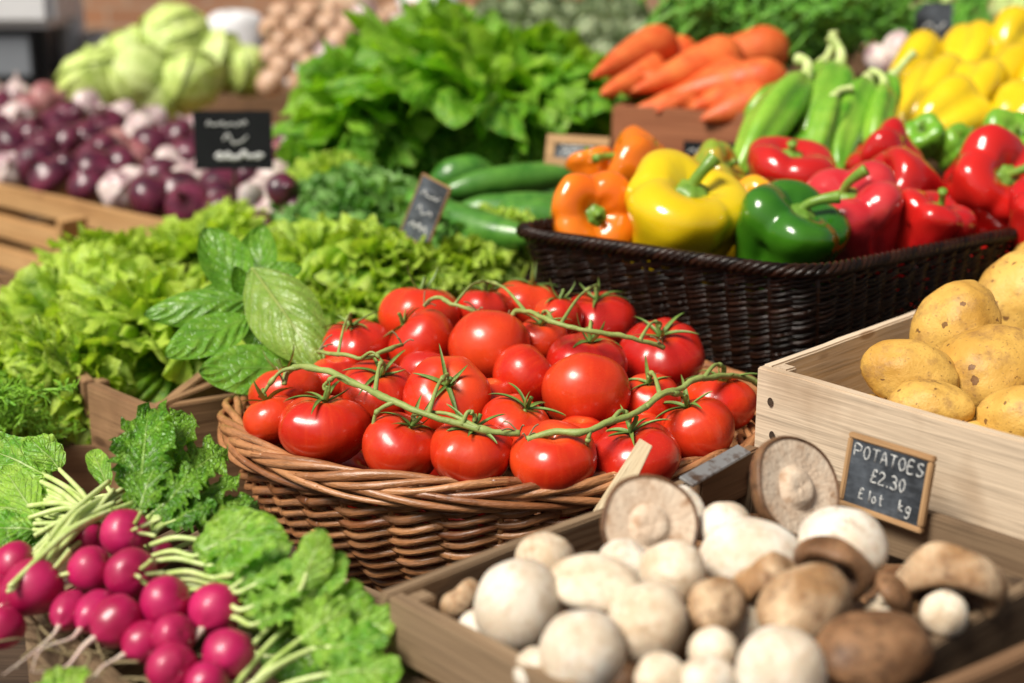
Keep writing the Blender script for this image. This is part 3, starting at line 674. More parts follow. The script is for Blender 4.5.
# ------------------------------------------------------------------ wicker
def twist_rows(mb, path, nrm, N, rows, rad, amp_r, amp_z, seed=0, nseg=8):
    pass
def round_wicker():
    c = V((-0.008, 1.085, CZ-0.355)); rx, ry = 0.215, 0.178; H = 0.112
    root = empty('wicker_basket', (c.x, c.y, c.z-H)); tag(root, 'round brown wicker basket heaped with vine tomatoes', 'basket')
    rr = random.Random(5); N = 34
    def wall(h):                    # radius factor at depth h (0 rim .. 1 base)
        return 0.995-0.02*math.sin(h*math.pi)*-1-0.27*h**1.5
    mb = MB(); rows = 12
    for k in range(rows):
        h = (k+0.7)/rows; zc = H*(1-h)
        for s in range(2):
            pts = []; M_ = 330; ph = s*math.pi+(k % 2)*math.pi; o1 = rr.random()*9; rad = []
            for i in range(M_+1):
                a = 2*math.pi*i/M_; w = wall(h)
                dr = 0.0042*math.cos(N/2*a+ph); dz = 0.0036*math.sin(N/2*a+ph)+0.0022*mnoise.noise(V((math.cos(a)*3+o1, math.sin(a)*3, k)))
                pts.append(((rx*w+dr)*math.cos(a), (ry*w+dr)*math.sin(a), zc+dz))
                rad.append(0.0031+0.0011*mnoise.noise(V((math.cos(a)*5+o1, math.sin(a)*5, k*3+s))))
            # rods are spliced: colour changes along the row
            n = 7; step = M_//n; off = rr.randrange(step)
            for q in range(n+1):
                i0 = max(0, q*step-off); i1 = min(M_, (q+1)*step-off)
                if i1-i0 < 3: continue
                tube(mb, pts[i0:i1+1], rad[i0:i1+1], 8, r=rr.random())
    mb.build('woven_wall', M['wicker'], root)
    mb = MB()
    for i in range(N):
        a = 2*math.pi*(i+0.5)/N
        tube(mb, [((rx*wall(h)+0.0)*math.cos(a), (ry*wall(h))*math.sin(a), H*(1-h)) for h in [k/8 for k in range(9)]], 0.0028, 6, r=rr.random())
    mb.build('stake', M['wicker'], root)
    mb = MB()
    for ring, (dr0, dz0, tw, rad0) in enumerate([(0.001, -0.001, 7, 0.0038), (0.003, -0.009, -5, 0.0036)]):
        for s in range(5 if ring == 0 else 4):
            pts = []; rad = []; M_ = 420; ns = 5 if ring == 0 else 4
            o1 = rr.random()*9
            for i in range(M_+1):
                a = 2*math.pi*i/M_; ph = tw*a+2*math.pi*s/ns
                dr = dr0+0.0066*math.cos(ph+0.5*math.sin(3*a+s)); dz = dz0+0.0048*math.sin(ph)+0.0025*mnoise.noise(V((math.cos(a)*2+o1, math.sin(a)*2, s)))
                pts.append(((rx+dr)*math.cos(a), (ry+dr)*math.sin(a), H+dz)); rad.append(rad0*(0.85+0.35*mnoise.noise(V((math.cos(a)*4+o1, math.sin(a)*4, 5)))))
            n = 9; step = M_//n; off = rr.randrange(step)
            for q in range(n+1):
                i0 = max(0, q*step-off); i1 = min(M_, (q+1)*step-off+4)
                if i1-i0 < 3: continue
                tube(mb, pts[i0:i1+1], rad[i0:i1+1], 8, r=rr.random())
    for i in range(26):     # cut rod ends poking inside the rim
        a = rr.uniform(0, 2*math.pi); b = a+0.09
        tube(mb, [((rx-.006)*math.cos(a), (ry-.006)*math.sin(a), H-0.004), ((rx-.016)*math.cos(b), (ry-.016)*math.sin(b), H-0.001)], 0.0026, 7, r=rr.random())
    mb.build('rim', M['wicker'], root)
    mb = MB()
    for k in range(20):
        w = 0.72*(k+1)/20; pts = [((rx*w)*math.cos(a), (ry*w)*math.sin(a), 0.004+0.002*math.cos(12*a+k*math.pi)) for a in [i*math.pi/50 for i in range(101)]]
        tube(mb, pts, 0.0036, 6, r=rr.random())
    mb.build('base', M['wicker'], root)
    return c, rx, ry
TC, TRX, TRY = round_wicker()

def black_basket():
    Fp = V((0.238, 1.128, 0)); Lp = V((-0.005, 1.312, 0)); Rp = V((0.70, 1.485, 0)); Bp = V((0.45, 1.67, 0))
    zr = CZ-0.258; H = 0.135
    cen = (Fp+Lp+Rp+Bp)/4
    root = empty('black_wicker_basket', (cen.x, cen.y, zr-H)); tag(root, 'dark glossy rectangular wicker basket of mixed peppers', 'basket')
    cs = [Lp-cen, Fp-cen, Rp-cen, Bp-cen]; rc = 0.045
    # rounded outline
    out = []
    for i in range(4):
        p = cs[i]; a = (cs[i-1]-p).normalized(); b = (cs[(i+1) % 4]-p).normalized()
        p0 = p+a*rc; p1 = p+b*rc
        for k in range(9):
            t = k/8; out.append(p0*(1-t)**2+p*2*t*(1-t)+p1*t*t)
    # resample
    out.append(out[0]); Ls = [0]
    for i in range(1, len(out)): Ls.append(Ls[-1]+(out[i]-out[i-1]).length)
    def at(s):
        s = (s % 1.0)*Ls[-1]
        for i in range(1, len(Ls)):
            if Ls[i] >= s:
                w = (s-Ls[i-1])/max(1e-9, Ls[i]-Ls[i-1]); return out[i-1].lerp(out[i], w)
    N = 84; Ms = 84*6
    base = [at(i/Ms) for i in range(Ms+1)]
    nr = []
    for i in range(Ms+1):
        tt = (at((i+2)/Ms)-at((i-2)/Ms)).normalized(); nr.append(V((tt.y, -tt.x, 0)))
    rr = random.Random(9)
    def wf(h): return 1.0-0.13*h
    sag = lambda s: -0.006*math.sin(s*4*math.pi*2)**2*0.5
    mb = MB(); rows = 30
    for k in range(rows):
        h = (k+0.6)/rows
        for s in range(2):
            pts = []; rad = []; o1 = rr.random()*9; ph = s*math.pi+(k % 2)*math.pi
            for i in range(Ms+1):
                a = 2*math.pi*N/2*i/Ms; p = base[i]*wf(h)
                dr = 0.0020*math.cos(a+ph); dz = 0.0021*math.sin(a+ph)+0.0025*mnoise.noise(V((p.x*14+o1, p.y*14, k*.35)))+0.0022*mnoise.noise(V((p.x*5, p.y*5, k*.1)))
                q = p+nr[i]*dr; pts.append((q.x, q.y, H*(1-h)+dz)); rad.append(0.0019+0.0006*mnoise.noise(V((p.x*30+o1, p.y*30, k))))
            n = 8; step = Ms//n; off = rr.randrange(step)
            for q in range(n+1):
                i0 = max(0, q*step-off); i1 = min(Ms, (q+1)*step-off)
                if i1-i0 > 3: tube(mb, pts[i0:i1+1], rad[i0:i1+1], 6, r=rr.random())
    mb.build('woven_wall', M['wicker_dark'], root)
    mb = MB()
    for s in range(5):
        pts = []; rad = []
        for i in range(Ms+1):
            ph = 2*math.pi*(46*i/Ms+s/5); q = base[i]*1.0+nr[i]*(0.002+0.0055*math.cos(ph))
            pts.append((q.x, q.y, H+0.004*math.sin(ph)+0.002)); rad.append(0.0026)
        tube(mb, pts, rad, 6, r=s/5)
    mb.build('rim', M['wicker_dark'], root)
    mb = MB()
    for i in range(N//2):
        p = at((2*i+.5)/N)
        tube(mb, [(p.x*wf(h), p.y*wf(h), H*(1-h)) for h in (0, .25, .5, .75, 1)], 0.0026, 6, r=rr.random())
    mb.build('stake', M['wicker_dark'], root)
    mb = MB(); q = [base[int(i*Ms/40)]*wf(1) for i in range(40)]
    mb.add([(p.x, p.y, z) for z in (0.0, 0.006) for p in q], [tuple(range(39, -1, -1)), tuple(range(40, 80))]+[(i, (i+1) % 40, 40+(i+1) % 40, 40+i) for i in range(40)])
    mb.build('base', M['wicker_dark'], root)
    i4 = [tuple((cen+c*0.84).xy) for c in cs]
    crate('dark upturned crate under the black pepper basket', [i4[0], i4[1], i4[2], i4[3]], zr-H-0.001, zr-H-0.001-TZ, 2, M['wood_dark'], T=0.01)
    return cen, zr
BC, BZ = black_basket()

# ------------------------------------------------------------------ tomatoes
def relax(items, it=40, lim=0.03, key=0.9, fwd=0.25):
    """items: [pos, radius]; overlapping ones slide along their own sight lines"""
    eye = V((0, 0, CZ)); base = [(p-eye).length for p, r in items]; dirs = [(p-eye).normalized() for p, r in items]; dist = base[:]
    for _ in range(it):
        for i in range(len(items)):
            for j in range(i+1, len(items)):
                a = eye+dirs[i]*dist[i]; b = eye+dirs[j]*dist[j]; L = (a-b).length; need = (items[i][1]+items[j][1])*key
                if L < need:
                    s = 1 if dist[i] > dist[j] or (dist[i] == dist[j] and i > j) else -1
                    dlt = (need-L)*0.35
                    dist[i] += s*dlt*(1 if s > 0 else fwd); dist[j] -= s*dlt*(1 if s < 0 else fwd)
                    for q in (i, j): dist[q] = max(base[q]-lim, min(base[q]+lim, dist[q]))
    return [(eye+dirs[i]*dist[i], items[i][1]*dist[i]/base[i]) for i in range(len(items))]
T0 = 0.034
def tomato_mesh(seed, lobes, amp, obl, name='tomato'):
    rr = random.Random(seed); ph = rr.random()*6; mb = MB()
    prof = [(0, -0.80), (0.25, -0.80), (0.55, -0.70), (0.84, -0.42), (0.99, -0.02), (0.93, 0.38), (0.68, 0.66), (0.40, 0.76), (0.17, 0.70), (0.05, 0.62), (0, 0.60)]
    def fn(t, a, r, z):
        up = max(0, z+0.3)/1.1
        l = amp*up*(math.cos(lobes*a+ph)+0.5*math.cos((lobes+2)*a+ph*2))
        n = 0.05*mnoise.noise(V((math.cos(a)*1.2+seed*3, math.sin(a)*1.2, z*1.2)))
        return r*(1+l+n)*T0, (z*obl+0.25*l*(r > 0.1)*r+n*0.5*r)*T0
    lathe(mb, prof, fn, 30, 48); return mb.mesh(name, None)
TM = [tomato_mesh(s, l, a, o) for s, l, a, o in ((1, 5, 0.015, 1.0), (2, 6, 0.03, 0.92), (3, 5, 0.045, 0.88), (4, 4, 0.02, 1.06), (5, 7, 0.035, 0.9))]
def calyx_mesh(seed, n=5, Ls=0.026, T_=0.034):
    rr = random.Random(seed); mb = MB()
    for i in range(n):
        a = 2*math.pi*i/n+rr.uniform(-.25, .25); L = Ls*rr.uniform(.75, 1.25)
        vs, fs, uv = sheet(L, 0.0040*rr.uniform(.7, 1.3), sh_strip, nu=12, nv=5, curl=rr.choice((rr.uniform(-1.6, -.4), rr.uniform(.3, 1.2))), curl0=rr.uniform(-0.75, -0.35), cup=0.5, seed=seed*9+i, twist=rr.uniform(-.8, .8))
        m = Matrix.Rotation(a, 3, 'Z'); mb.add(xform(vs, m, (0, 0, 0.0)), fs, uv, rr.random())
        vb = [v+V((0, 0, -0.0007)) for v in xform(vs, m, (0, 0, 0))]
        mb.add(vb, [f[::-1] for f in fs], uv, 0.9)
    d = V((rr.uniform(-.4, .4), rr.uniform(-.4, .4), 1))
    tube(mb, smooth_path([(0, 0, -0.002), (0, 0, 0.003), d*0.008, d*0.012]), [0.0026, 0.0022]+[0.0016]*17, 8, 0.4)
    return mb.mesh('calyx', M['sepal'])
CM = [calyx_mesh(s, n) for s, n in ((1, 5), (2, 6), (3, 5), (4, 6))]
DR = 0.046
def dome(x, y):
    q = ((x-TC.x)/TRX)**2+((y-TC.y)/TRY)**2
    return -0.356+DR*max(-0.3, 1-q)+0.22*max(0, y-TC.y)
# px, py, width px, axis, mesh, calyx?, label
TL = [
 (273, 421, 54, (-.3, .2, 1), 0, 1, 'small tomato at the far left of the basket front'),
 (324, 430, 84, (0.05, .1, 1), 2, 1, 'large front left tomato with its stalk on top'),
 (287, 396, 68, (-.2, .4, 1), 1, 1, 'tomato hidden behind the two leftmost front ones'),
 (355, 349, 68, (-.1, -.1, 1), 2, 1, 'tomato at the back left touching the pale basil leaf'),
 (336, 380, 50, (0, 0, 1), 0, 0, 'shaded tomato between the left pair under the vine'),
 (378, 394, 70, (0.2, -.35, 1), 1, 1, 'tomato directly beneath the bend of the left vine'),
 (420, 318, 76, (.05, .2, 1), 1, 1, 'rearmost left tomato below the curly lettuce'),
 (423, 344, 66, (-.8, .1, .8), 0, 1, 'smooth tomato with its stalk turned left'),
 (425, 374, 50, (0, .5, 1), 0, 0, 'small tomato peeping between two larger ones, left of centre'),
 (447, 398, 80, (0.05, -.8, .8), 1, 1, 'tomato facing the viewer with a star shaped calyx'),
 (400, 449, 72, (.5, -.1, 1), 0, 1, 'front tomato under the middle of the left vine'),
 (471, 453, 76, (.1, -.2, 1), 2, 1, 'front centre tomato with green sepals spread on top'),
 (490, 350, 76, (.1, .9, .7), 3, 0, 'big plain smooth tomato left of the centre'),
 (484, 311, 52, (.1, .2, 1), 1, 1, 'back tomato behind the big plain one'),
 (528, 307, 64, (.2, .1, 1), 2, 1, 'rear centre tomato at the start of the upper vine'),
 (524, 378, 62, (.9, .3, .6), 3, 0, 'smooth tomato right of the star facing one'),
 (541, 341, 48, (0, -.2, 1), 0, 1, 'tomato under the upper vine near its left end'),
 (597, 323, 72, (-.05, -.1, 1), 2, 1, 'deep red tomato at the back right of centre'),
 (587, 366, 74, (.1, -.1, 1), 1, 1, 'tomato behind the big glossy one, right of centre'),
 (586, 394, 82, (.1, .8, .8), 0, 0, 'big glossy tomato right of the basket centre'),
 (661, 357, 78, (-.1, -.45, 1), 4, 1, 'ribbed tomato at the back right by the black basket'),
 (516, 427, 68, (.5, -.2, 1), 2, 1, 'tomato at the left end of the right hand vine'),
 (553, 459, 80, (0, -.3, 1), 1, 0, 'broad tomato at the front rim, right of centre'),
 (636, 459, 84, (-.2, -.1, 1), 2, 1, 'front tomato crossed by the pale wood splint'),
 (697, 432, 70, (-.4, .1, 1), 0, 1, 'tomato at the front right above the steel edged plate'),
 (720, 404, 66, (.1, .1, 1), 1, 1, 'rightmost tomato against the basket rim'),
 (650, 401, 56, (-.1, -.3, 1), 0, 1, 'tomato below the ribbed one under the right vine'),
 (580, 440, 54, (0, 0, 1), 1, 0, 'shaded tomato beneath the right vine'),
 (502, 447, 44, (0, 0, 1), 0, 0, 'small shaded tomato between two front ones'),
 (490, 400, 46, (0, 0, 1), 0, 0, 'small tomato deep in the gap at the basket centre'),
 (558, 318, 46, (.1, .2, 1), 0, 1, 'tomato half hidden behind the deep red one'),
 (640, 432, 46, (.1, .2, 1), 0, 0, 'shaded tomato between the splint tomato and its right neighbour')]
its = []
for i, (px, py, w, ax, mi, cx, lb) in enumerate(TL):
    deep = lb.startswith(('shaded', 'small shaded', 'small tomato deep', 'small tomato peep'))
    p = PH(px, py, (lambda x, y: dome(x, y)-0.014) if deep else dome); its.append((p, px2m(w, p)/2*1.11))
its = relax(its, 40, 0.014, 0.84)
TPOS = []
for i, ((p, r), (px, py, w, ax, mi, cx, lb)) in enumerate(zip(its, TL)):
    s = r/T0*1.0
    me = TM[mi].copy(); me.materials.append(M['tomato_deep' if (lb.startswith('deep') or mi == 4 or i % 5 == 3) else 'tomato'])
    rot = aim(ax, rnd.uniform(0, 6.28))
    root = link('tomato', me, None, p, rot, (s, s, s)); tag(root, lb, 'tomato', 'vine tomatoes heaped in the wicker basket')
    if cx: link('calyx', CM[i % 4], root, (0, 0, 0.0222*(.9 if mi in (1, 2, 4) else 1)+0.0008), (0, 0, rnd.uniform(0, 6)), (1.05/s**.5,)*3)
    tt_ = p+rot.to_matrix() @ V((0, 0, 0.030*s)); dp_ = tt_.y*math.cos(PITCH)-(tt_.z-CZ)*math.sin(PITCH)
    TPOS.append((tt_, 512+F_PX*tt_.x/dp_, 341.5-F_PX*(tt_.y*math.sin(PITCH)+(tt_.z-CZ)*math.cos(PITCH))/dp_, cx))
# lower layer that shows in the gaps
k = 0
for ring, n_ in ((0.12, 9), (0.055, 4)):
    for i in range(n_):
        a = 2*math.pi*i/n_+ring*20; p = V((TC.x+math.cos(a)*ring*1.12, TC.y+math.sin(a)*ring, CZ-0.400+(.02 if ring < .1 else 0)))
        me = TM[k % 5]; k += 1
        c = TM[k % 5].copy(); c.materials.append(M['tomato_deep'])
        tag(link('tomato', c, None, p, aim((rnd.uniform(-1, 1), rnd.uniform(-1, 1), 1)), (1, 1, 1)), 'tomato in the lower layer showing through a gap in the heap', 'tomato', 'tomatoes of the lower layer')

def vine(label, main, branches, r0=0.0022):
    mb = MB(); tips = []
    def pt(px, py, up):
        return PH(px, py, lambda x, y: dome(x, y)+up-0.003)
    pts = [pt(*q) for q in main]; path, rad = smooth_path(pts, 8, [r0*(1.15 if i % 2 else 0.95) for i in range(len(pts))])
    path = [p+mnoise.noise_vector(p*60)*0.0014+mnoise.noise_vector(p*190)*0.0006 for p in path]
    rad = [q*(1+0.35*max(0, mnoise.noise(p*75))*2) for q, p in zip(rad, path)]
    tube(mb, path, rad, 9, 0.5)
    for b in branches:
        s = pt(*b[0]); tgt = [pt(*q) for q in b[1:]]
        nn_ = min((c for c in TPOS if c[3]), key=lambda c: math.hypot(c[1]-b[-1][0], c[2]-b[-1][1]))
        if math.hypot(nn_[1]-b[-1][0], nn_[2]-b[-1][1]) < 34: tgt = [(s+nn_[0])/2+V((0, 0, .008)), nn_[0]+V((0, 0, .004)), nn_[0]]
        bp, br = smooth_path([s]+tgt, 6, [r0*0.95]+[r0*0.62]*(len(tgt)-1)+[r0*0.75])
        tube(mb, bp, br, 8, 0.3)
        # swollen joint and little sepals at the end
        tube(mb, [bp[len(bp)//2-1], bp[len(bp)//2], bp[len(bp)//2+1]], [r0*0.75, r0*1.05, r0*0.75], 8, 0.2)
    for e in (path[0], path[-1]):
        for k in range(3):
            d = V((rnd.uniform(-1, 1), rnd.uniform(-.6, .6), rnd.uniform(.1, 1)))*0.013
            tm_ = MB(); tube(tm_, smooth_path([e, e+d*0.6+V((0, 0, .002)), e+d]), 0.0006, 5, rnd.random()); tips.append(tm_)
    o = MB(); root = mb.build('tomato_vine', M['vine'])
    for tm_ in tips: tm_.build('dry_tip', M['dry'], root)
    tag(root, label, 'vine'); return root
u = 0.040
vine('long green vine stem lying across the left front tomatoes',
 [(285, 385, .026), (289, 371, .034), (303, 367, .040), (330, 373, .040), (360, 386, .040), (394, 402, .042), (428, 415, .040), (462, 425, .036), (495, 432, .034), (520, 433, .030)],
 [[(297, 368, .038), (284, 384, .030), (279, 399, .022)], [(352, 383, .040), (335, 388, .040), (326, 402, .026)], [(375, 393, .040), (383, 378, .040), (386, 370, .030)],
  [(394, 402, .042), (377, 412, .036), (373, 430, .024)], [(428, 415, .040), (440, 405, .038), (451, 399, .030)], [(462, 425, .036), (468, 433, .032), (472, 440, .024)], [(480, 429, .036), (452, 436, .030), (437, 442, .022)]])
vine('green vine stem lying across the right front tomatoes',
 [(527, 440, .030), (555, 432, .036), (585, 430, .042), (612, 421, .042), (640, 410, .040), (660, 395, .036), (680, 388, .034), (704, 378, .034), (740, 376, .030), (760, 384, .026)],
 [[(555, 432, .036), (545, 436, .03), (532, 442, .024)], [(612, 421, .042), (625, 430, .036), (634, 442, .024)], [(646, 407, .040), (668, 406, .036), (684, 416, .024)],
  [(590, 430, .042), (588, 440, .036), (586, 450, .020)], [(640, 410, .040), (672, 402, .034), (690, 412, .028)], [(660, 395, .036), (640, 386, .030), (630, 392, .02)], [(704, 378, .034), (720, 388, .028), (729, 392, .022)]])
vine('green vine stem lying over the rear tomatoes',
 [(508, 322, .024), (516, 311, .034), (530, 312, .040), (548, 320, .042), (575, 328, .042), (610, 334, .040), (640, 340, .038), (664, 348, .032)],
 [[(525, 311, .038), (515, 303, .03), (505, 303, .022)], [(560, 325, .042), (575, 312, .038), (597, 305, .028)], [(590, 330, .042), (589, 345, .036), (587, 352, .026)], [(640, 340, .038), (655, 346, .034), (661, 350, .028)], [(553, 322, .042), (545, 333, .034), (541, 338, .024)]], 0.0018)
vine('short curved stem linking the tomatoes at the back left',
 [(318, 352, .028), (338, 355, .034), (362, 358, .034), (385, 350, .034), (402, 345, .028)],
 [[(338, 355, .034), (350, 345, .03), (355, 337, .024)], [(362, 358, .034), (368, 364, .028), (374, 372, .022)]], 0.0015)
vine('short dry stem curling over the rearmost left tomatoes',
 [(424, 307, .030), (436, 298, .036), (455, 304, .036), (478, 312, .030)],
 [[(455, 304, .036), (470, 300, .032), (484, 300, .024)]], 0.0015)

# ------------------------------------------------------------------ peppers
def pepper_mesh(seed, lobes=4, furrow=0.16, el=1.0, waist=0.0, rid=0.0):
    rr = random.Random(seed); ph = rr.random()*6; off = [rr.uniform(-.07, .07) for _ in range(lobes)]; mb = MB()
    prof = [(0, -0.86), (0.22, -0.93), (0.48, -0.98), (0.68, -0.84), (0.77, -0.45), (0.88, 0.0), (1.0, 0.40), (0.98, 0.68), (0.80, 0.86), (0.52, 0.88), (0.28, 0.74), (0.14, 0.62), (0, 0.60)]
    def fn(t, a, r, z):
        q = abs(math.sin(lobes*a/2+ph)); i = int(((lobes*a/2+ph)/math.pi) % lobes)
        f = 1-furrow*(1-q**0.75)*(0.55+0.45*abs(z))+off[i % lobes]*q
        n = 0.10*mnoise.noise(V((math.cos(a)*1.3+seed*5, math.sin(a)*1.3, z*1.4)))+0.03*mnoise.noise(V((math.cos(a)*3.5, math.sin(a)*3.5+seed, z*3)))
        rp = rid*math.cos(lobes*3*a)*max(0, 1-abs(z))
        zz = z+(0.10*q-0.07)*(1 if z > 0 else -1)*min(1, r*1.5)+off[(i+1) % lobes]*q*(z > 0)
        return r*(f+n+rp)*0.04, zz*el*0.04
    lathe(mb, prof, fn, 36, 72); return mb.mesh('pepper', None)
PM = {'a': pepper_mesh(1, 4, 0.18, 0.86), 'b': pepper_mesh(2, 3, 0.24, 0.86), 'c': pepper_mesh(3, 4, 0.2, 0.85), 'd': pepper_mesh(4, 3, 0.13, 1.2), 'e': pepper_mesh(5, 5, 0.13, 0.9, rid=0.015), 'f': pepper_mesh(6, 4, 0.10, 0.8)}
def pstem_mesh(seed, L=0.026, bend=0.5):
    rr = random.Random(seed); mb = MB()
    prof = [(0, -0.002), (0.006, -0.0015), (0.0105, 0.0002), (0.0095, 0.003), (0.006, 0.005), (0.003, 0.006), (0, 0.0062)]
    lathe(mb, prof, lambda t, a, r, z: (r*(1+0.10*math.cos(6*a)), z), 12, 30, 0.3)
    b = V((bend, bend*0.3, 1)); p = smooth_path([(0, 0, 0.003), (0, 0, L*.35), (bend*L*.35, 0, L*.72), (bend*L*.9, bend*L*.2, L)], 6, [0.0052, 0.0034, 0.0034, 0.0048])
    tube(mb, p[0], p[1], 10, 0.7); return mb.mesh('stem', M['pep_stem'])
PS = [pstem_mesh(1, .021, .5), pstem_mesh(2, .022, .9), pstem_mesh(3, .013, .2)]
def pdome(x, y):
    return (BZ-CZ)-0.004+0.19*(y-1.235)-0.05*max(0, y-1.45)
PL = [ # px,py,w,colour,mesh,axis,stem,spin,label
 (592, 168, 46, 'pep_orange', 'f', (-.3, .3, 1), 2, 0, 'small orange pepper hidden behind the other orange ones'),
 (640, 171, 76, 'pep_orange', 'b', (-.9, .1, .5), 1, 1, 'orange pepper on its side at the back of the black basket'),
 (588, 218, 84, 'pep_orange', 'a', (.25, -.9, .25), 2, .4, 'orange pepper at the left corner showing its cut stem'),
 (712, 176, 62, 'pep_mottled', 'c', (.7, -.3, .5), 2, .5, 'mottled green and orange pepper behind the yellow one'),
 (681, 224, 126, 'pep_yellow', 'b', (.22, -.35, 1), 0, 0.3, 'large glossy yellow pepper with a green stem'),
 (757, 213, 60, 'pep_amber', 'c', (-.5, -.5, .6), 2, .4, 'amber pepper squeezed between the yellow and green ones'),
 (787, 178, 84, 'pep_red', 'f', (0.1, -.25, 1), 2, .2, 'plump matt red pepper beside the long green ones'),
 (788, 240, 104, 'pep_green', 'a', (.35, -.35, 1), 1, 2.0, 'dark green pepper with a curled stem at the basket front'),
 (886, 160, 66, 'pep_red', 'a', (-.7, .2, .6), 2, 0, 'red pepper at the back with one lobe showing'),
 (908, 193, 72, 'pep_red', 'd', (-.8, -.3, .5), 2, 1, 'smooth red pepper in the middle of the red ones'),
 (852, 222, 96, 'pep_pink', 'e', (-.35, -.35, 1), 1, 1, 'rosy ribbed red pepper right of the green one'),
 (930, 228, 72, 'pep_red', 'c', (.3, -.2, 1), 0, .3, 'low red pepper against the basket rim'),
 (988, 188, 96, 'pep_red', 'a', (.35, -.75, .5), 0, 1.2, 'big red pepper with a dark green stem at the right'),
 (1046, 222, 80, 'pep_red', 'c', (.1, -.3, 1), 0, .3, 'red pepper cut off by the right edge of the photo'),
 (1040, 178, 70, 'pep_red', 'b', (.1, .3, 1), 0, .3, 'red pepper behind the rightmost one')]
its = []
for q in PL:
    p = PH(q[0], q[1], pdome); its.append((p, px2m(q[2], p)/2*1.10))
its = relax(its, 30, 0.015, 0.78, 0.5)
for (p, r), (px, py, w, cl, mi, ax, sm, spin, lb) in zip(its, PL):
    s = r/0.04; me = PM[mi].copy(); me.materials.append(M[cl])
    root = link('bell_pepper', me, None, p, aim(ax, spin), (s, s, s)); tag(root, lb, 'pepper', 'bell peppers in the black basket')
    zt_ = {'a': .52, 'b': .52, 'c': .51, 'd': .72, 'e': .54, 'f': .48}[mi]*0.04
    link('stem', PS[sm], root, (0, 0, zt_+0.0005), (0, 0, rnd.uniform(0, 6)))
for i, (x, y, cl) in enumerate([(-.12, 0, 'pep_yellow'), (-.02, .02, 'pep_green'), (.05, -.08, 'pep_red'), (.03, .05, 'pep_red'), (.12, 0, 'pep_red'), (.2, .03, 'pep_red'), (-.02, .12, 'pep_orange'), (.06, .08, 'pep_green')]):
    me = PM['f'].copy(); me.materials.append(M[cl])
    tag(link('bell_pepper', me, None, (BC.x+x, BC.y+y, BZ-0.05), aim((rnd.uniform(-1, 1), rnd.uniform(-1, 1), 1)), (1, 1, 1)), 'pepper in the lower layer of the black basket', 'pepper', 'peppers of the lower layer')

# ------------------------------------------------------------------ long vegetables
def long_mesh(name, mat, L, r, lobes=0, amp=0.0, bend=0.3, taper=(0.5, 0.95, 1, 0.9, 0.5), seed=0, n=22, na=24, head=0.0):
    rr = random.Random(seed); mb = MB(); vs = []; uvs = []; m = n
    for i in range(m+1):
        u = i/m; tp = interp([(x, 0) for x in taper], u)[0]
        end = math.sqrt(max(0, 1-((abs(u-0.5)*2)**14)))
        x = (u-0.5)*L; z = bend*L*(0.25-(u-0.5)**2)
        for j in range(na):
            a = 2*math.pi*j/na
            q = r*tp*end*(1+amp*(abs(math.cos(lobes*a/2))-0.5 if lobes else 0)+0.05*mnoise.noise(V((u*6+seed, math.cos(a), math.sin(a)))))
            vs.append((x, q*math.cos(a), z+q*math.sin(a))); uvs.append((u, j/na))
    mb.add(vs, grid_faces(m+1, na, True)+[tuple(range(na-1, -1, -1)), tuple(m*na+k for k in range(na))], uvs)
    return mb.mesh(name, mat)
def long_obj(name, me, a, b, L0, spin=0.0, thick=1.0, **tg):
    a = V(a); b = V(b); L = (b-a).length; s = L/L0
    fr = frame(b-a, (0, -0.3, 1)) @ Matrix.Rotation(spin, 3, 'X')
    o = link(name, me, None, (a+b)/2, fr.to_euler(), (s, thick, thick)); tag(o, **tg); return o
CUM = [long_mesh('cucumber', M['cucumber'], 0.2, 0.0165, 0, 0, 0.15, (0.45, 0.9, 1, 1, 0.75, 0.3), s) for s in range(3)]
CU_ = [((440, 193, 1.66), (592, 178, 1.72), 'cucumber at the top of the green pile'), ((452, 212, 1.62), (582, 204, 1.64), 'long cucumber second from the top'),
 ((428, 205, 1.60), (540, 238, 1.50), 'pale speckled cucumber slanting down at the front'), ((470, 182, 1.74), (600, 168, 1.80), 'cucumber at the back behind the small framed sign'),
 ((480, 222, 1.60), (585, 224, 1.60), 'cucumber low beside the orange peppers'), ((430, 182, 1.74), (500, 176, 1.78), 'short light cucumber beside the lettuce'), ((400, 196, 1.68), (470, 222, 1.60), 'cucumber directly right of the leaning sign'),
 ((520, 190, 1.70), (620, 188, 1.72), 'cucumber pointing at the orange peppers')]
for i, (a, b, lb) in enumerate(CU_):
    long_obj('cucumber', CUM[i % 3], P(*a), P(*b), 0.2, i*1.3, 1.1+0.1*(i % 3), label=lb, cat='cucumber', group='cucumbers beside the framed sign')
CAM = [long_mesh('carrot', M['carrot'], 0.2, 0.021, 0, 0, 0.06, (0.12, 0.35, 0.6, 0.8, 0.95, 1.0, 0.6), s) for s in range(3)]
CR_ = [((590, 78, 1.88), (672, 40, 2.0)), ((630, 92, 1.86), (740, 52, 1.96)), ((650, 70, 1.95), (790, 45, 1.98)), ((640, 75, 1.9), (720, 76, 1.92)), ((655, 112, 1.83), (748, 72, 1.92)),
 ((690, 108, 1.82), (775, 94, 1.88)), ((660, 98, 1.86), (790, 78, 1.86)), ((700, 120, 1.80), (770, 104, 1.84)), ((600, 64, 1.98), (700, 58, 2.02)), ((635, 108, 1.85), (705, 100, 1.88)), ((600, 95, 1.88), (660, 66, 1.96))]
cl_ = ['thick orange carrot whose tip points left at the top left of the pile', 'carrot lying across the middle of the pile', 'longest carrot along the top of the pile', 'short carrot with pale crown left of centre', 'carrot low at the front left of the crate', 'carrot at the front right resting on the crate edge', 'carrot right of the pile just under the top one', 'bottom right carrot behind the dark sign', 'carrot at the back left', 'small carrot at the bottom left of the pile', 'carrot hanging over the left side of the crate']
